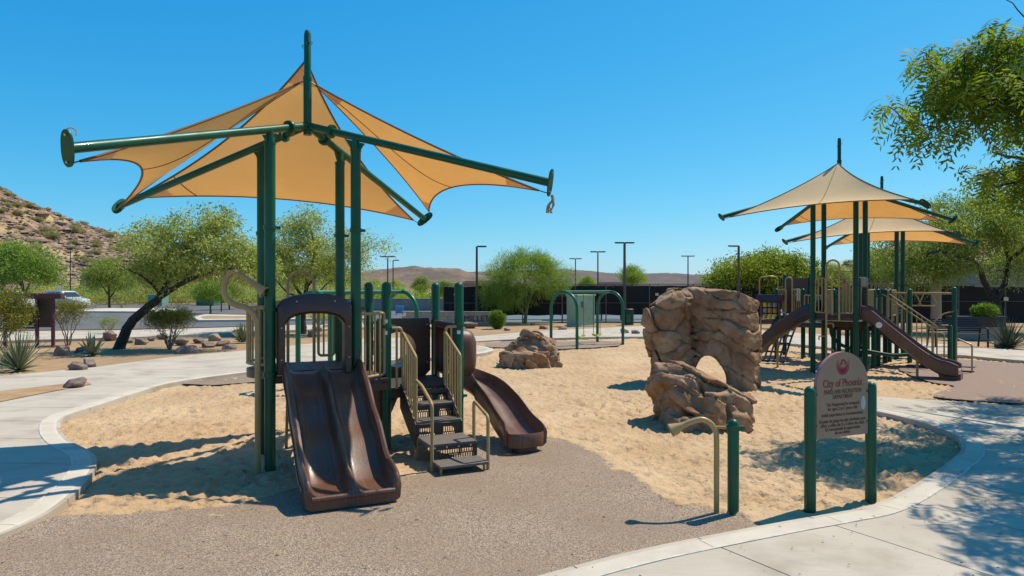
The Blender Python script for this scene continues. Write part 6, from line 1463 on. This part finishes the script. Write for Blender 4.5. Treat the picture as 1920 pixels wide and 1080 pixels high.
def clipped(px, py, w, hgt, label, seed, m='leaf_box'):
    b = G(px, py, .05); w *= b.y / FPX / 2; hgt *= b.y / FPX
    return plant('clipped_shrub', label, 'shrub', b[:], [([V(0, 0, -.05), V(0, 0, hgt * .3), V(0, 0, hgt * .6)], .04, .02)] + [([V(0, 0, .02), V(math.cos(a) * w * .4, math.sin(a) * w * .4, hgt * .3), V(math.cos(a) * w * .6, math.sin(a) * w * .6, hgt * .7)], .02, .01) for a in (0, 1.2, 2.5, 3.8, 5)], [(0, 0, hgt * .60, w, w, hgt * .44), (0, 0, hgt * .28, w * .6, w * .6, hgt * .25)], 240, clump_leaves(70, (.05,) * 3, .06, .028, 0), m, 'twig', seed, None, 'foliage', 'stems', shell=.22, r_gain=.2)
clipped(932, 617, 30, 32, 'clipped round bright green shrub in front of the block sign wall', 51)
clipped(1830, 612, 30, 18, 'bright lime clipped plant in the dark planter behind the bench', 52, 'leaf_box').location = (19.1, 28.0, .92)

# agaves and yuccas: thick tapering blades in a rosette
def rosette(px, py, w, hgt, label, n, bw, seed, m='leaf_agave', name='agave', lean=.35, dead=0):
    b = G(px, py, .05); Rr = w * b.y / FPX / 2; H_ = hgt * b.y / FPX; r_ = np.random.default_rng(seed); root = thing(name, label, 'agave' if name == 'agave' else 'yucca', b[:], 0, None)
    for k in range(n):
        t = (k + .5) / n; a = k * 2.39996; el = R(8 + 78 * t) + r_.normal(0, .08); Ln = (Rr / max(.5, math.cos(el)) * .9 if el < R(40) else H_) * r_.uniform(.85, 1.05); Ln = min(Ln, max(Rr, H_) * 1.05)
        d = V(math.cos(a) * math.cos(el), math.sin(a) * math.cos(el), math.sin(el)); s_ = V(-math.sin(a), math.cos(a), 0); nn = s_.cross(d); loops = []
        for j in range(7):
            u = j / 6; wd = bw * (1 - u ** 2.2) * (.75 + .5 * min(1, u * 3)) * .5 + .002; c = d * (Ln * u) - V(0, 0, lean * Ln * u * u * (1 - t)) + V(0, 0, .03); loops.append([c - s_ * wd + nn * wd * .35, c + nn * -.004, c + s_ * wd + nn * wd * .35, c - nn * wd * .35 - nn * .004])
        mb = MB(); mb.sweep(loops); o = mb.build('leaf', m, root, ang=60); at = o.data.attributes.new('tint', 'FLOAT', 'POINT'); at.data.foreach_set('value', [float(np.clip(r_.normal(.5, .25), 0, 1))] * len(o.data.vertices))
    return root
rosette(172, 668, 56, 46, 'thick-leaved agave at the foot of the leaning tree', 22, .11, 61)
rosette(35, 697, 90, 78, 'spiky yucca clump at the left edge of the walk', 90, .035, 62, name='yucca', lean=.15)
rosette(455, 643, 46, 40, 'spiky yucca clump left of the barred bay', 60, .045, 63, name='yucca', lean=.1)
rosette(12, 690, 60, 40, 'lower yucca tuft beside the spiky yucca clump', 60, .03, 64, name='yucca', lean=.2)
leaf_mat('leaf_grey', (0.075, 0.10, 0.06), (0.17, 0.20, 0.12), .15)
rosette(1890, 655, 96, 60, 'wide grey-green spiky shrub at the right edge', 130, .035, 65, 'leaf_grey', 'yucca', .3)
rosette(1072, 600, 14, 8, 'tiny agave by the feathery tree', 14, .05, 66)
rosette(205, 577, 22, 9, 'small agave on the lot island', 16, .06, 67)
rosette(228, 580, 26, 10, 'small yucca on the lot island right of the island tree', 20, .05, 68, name='yucca')

# brush on the hillsides
def hill_bush(seed):
    r_ = np.random.default_rng(seed); T = crown_points([(0, 0, .55, 1.0, 1.0, .55), (.5, .2, .5, .6, .6, .4), (-.5, .1, .45, .6, .6, .4)], 60, r_); v, f, t = clump_leaves(26, (.16, .16, .13), .24, .10, 0)(T, r_); return np_mesh('hill_bush', v, f, False, t)
HB = [hill_bush(s) for s in (71, 72, 73)]
HBG = [b.copy() for b in HB]
def scatter(hill, n, seed, lab, grp, xlim, smin_, smax_, lm):
    xs_, t, XX, YY, ZZ = hill; r_ = np.random.default_rng(seed); c = 0; tries = 0
    while c < n and tries < n * 20:
        tries += 1; i = r_.integers(2, XX.shape[0] - 2); j = int(r_.integers(4, int(XX.shape[1] / 1.35 * 1.02))); x, y, z = XX[i, j], YY[i, j], ZZ[i, j]; px = 960 + FPX * x / y; py = HOR - (z - EYE) * FPX / y
        if not (xlim[0] < px < xlim[1]) or vnoise(np.array([[x * .06, y * .06, 3.0]]), seed)[0] < r_.uniform(-.9, .5): continue
        s_ = r_.uniform(smin_, smax_); k = c % 3; o = link('brush', (HB if lm == 'leaf_sage' else HBG)[k], lm, None, (x, y, z - .1)); o.scale = (s_, s_, s_ * r_.uniform(.6, .95)); o.rotation_euler = (0, 0, r_.uniform(0, 6)); tag(o, lab, 'shrub', grp); c += 1
scatter(left_hill, 130, 5, 'sage-coloured desert bush on the left hillside', 'bushes on the left hillside', (-40, 480), .35, 1.15, 'leaf_sage')
scatter(left_hill, 40, 9, 'greener desert bush low on the left hillside', 'greener bushes on the left hillside', (-40, 560), .7, 1.5, 'leaf_sage')
scatter(right_hill, 70, 6, 'desert bush on the hillside behind the large play structure', 'bushes on the right hillside', (1540, 1960), .8, 1.8, 'leaf_sage')
# thicket closing the far side of the lot
def thicket(name, x0, x1, y0, y1, n, hgt, m, label, seed):
    r_ = np.random.default_rng(seed); T = np.stack([r_.uniform(x0, x1, n), r_.uniform(y0, y1, n), r_.uniform(.1, 1, n) ** .8 * hgt], 1); T[:, 2] *= .55 + .45 * fbm(np.stack([T[:, 0] * .35, T[:, 1] * .35, T[:, 0] * 0], 1), 3, seed); v, f, t = clump_leaves(24, (.35, .35, .25), .26, .09, .1)(T, r_)
    o = link(name, np_mesh(name, v, f, False, t), m); tag(o, label, 'thicket', kind='stuff')
thicket('thicket', -62, -14, 82, 96, 2600, 4.2, 'leaf_pale', 'mass of pale green desert brush along the far side of the parking lot', 91)
thicket('thicket', -20, -5, 74, 90, 800, 2.2, 'leaf_palo', 'mass of bright green brush behind the low block wall', 92)
thicket('thicket', 26, 60, 84, 98, 900, 3.0, 'leaf_pale', 'mass of desert brush below the right hill', 93)
# fallen leaves under the near tree
r_ = np.random.default_rng(5); n = 260; C = np.stack([r_.normal(4.6, 1.3, n), r_.normal(8.2, 1.2, n), np.full(n, .114)], 1)
ins_ = inside(play_area, C[:, 0], C[:, 1]); C[ins_, 2] = .055; D = unit(n, r_) * np.array([1, 1, .12]); D /= np.linalg.norm(D, axis=1)[:, None]; v, f = leaves(C, D, .05 * r_.uniform(.4, 1.2, n), .018, r_)
v[:, 2] = np.maximum(v[:, 2], .112 * 0 + np.repeat(C[:, 2], 4) - .0); tag(link('leaf_litter', np_mesh('leaf_litter', v, f, False, np.repeat(r_.uniform(0, 1, n), 4)), 'leaf_creosote'), 'scattered dry leaves on the sand and walk under the near tree', 'leaf litter', kind='stuff')
# loose rock lying on the hillsides
def scree(hill, n, seed, xlim, label):
    xs_, t, XX, YY, ZZ = hill; r_ = np.random.default_rng(seed); i = r_.integers(1, XX.shape[0] - 1, n * 4); j = r_.integers(3, int(XX.shape[1] / 1.35), n * 4); px = 960 + FPX * XX[i, j] / YY[i, j]; ok = (px > xlim[0]) & (px < xlim[1]); i, j = i[ok][:n], j[ok][:n]; n = len(i)
    c = np.stack([XX[i, j] + r_.normal(0, .6, n), YY[i, j] + r_.normal(0, .6, n), ZZ[i, j]], 1); s = r_.gamma(2.0, .16, n)[:, None, None] + .12
    base = np.array([(0, 0, 1), (1, 0, 0), (.3, .95, 0), (-.8, .6, 0), (-.8, -.6, 0), (.3, -.95, 0), (0, 0, -.6)]); v = base[None] * r_.uniform(.6, 1.2, (n, 7, 1)) + r_.normal(0, .15, (n, 7, 3)); v = v * s * np.array([1, 1, .6]) + c[:, None, :]
    f = np.array([(0, 1, 2), (0, 2, 3), (0, 3, 4), (0, 4, 5), (0, 5, 1), (6, 2, 1), (6, 3, 2), (6, 4, 3), (6, 5, 4), (6, 1, 5)]); F = (f[None] + (np.arange(n) * 7)[:, None, None]).reshape(-1, 3)
    tag(link('scree', np_mesh('scree', v.reshape(-1, 3), F, False), 'scree_rock'), label, 'rocks', kind='stuff')
mat('scree_rock', (0.17, 0.11, 0.08), .95, (0.32, 0.225, 0.16), .35, 6)
scree(left_hill, 6500, 3, (-60, 560), 'loose brown rocks strewn over the left hillside'); scree(right_hill, 4000, 4, (1500, 2000), 'loose brown rocks strewn over the right hillside')

mat('litter', (.10, .065, .04), .9, (.22, .15, .09), 5)
# small litter blown over sand, rubber and walks
r_ = np.random.default_rng(15); n = 900; xx = r_.uniform(-6.5, 9, n); yy = np.exp(r_.uniform(math.log(4.9), math.log(16), n)); ins_ = inside(front_rubber, xx, yy); sa_ = inside(play_area, xx, yy) & ~ins_ & ~inside(right_walk, xx, yy) & ~inside(left_walk, xx, yy)
xs = np.arange(-8.4, 22.01, .05); zi = SAND_Z[np.clip(np.searchsorted(xs, xx), 0, SAND_Z.shape[0] - 1), np.clip(np.searchsorted(ys, yy), 0, SAND_Z.shape[1] - 1)]
zz = np.where(ins_, .063, np.where(sa_, zi + .006, .113)); C = np.stack([xx, yy, zz], 1); D = unit(n, r_) * np.array([1, 1, .08]); D /= np.linalg.norm(D, axis=1)[:, None]; v, f = leaves(C, D, .035 * r_.uniform(.3, 1.4, n), .012 * r_.uniform(.6, 1.5, n), r_); v[:, 2] = np.maximum(v[:, 2], np.repeat(zz, 4))
tag(link('ground_litter', np_mesh('ground_litter', v, f, False, np.repeat(r_.uniform(0, .6, n), 4)), 'litter'), 'tiny dry twigs and leaf bits scattered over sand and paving', 'litter', kind='stuff')
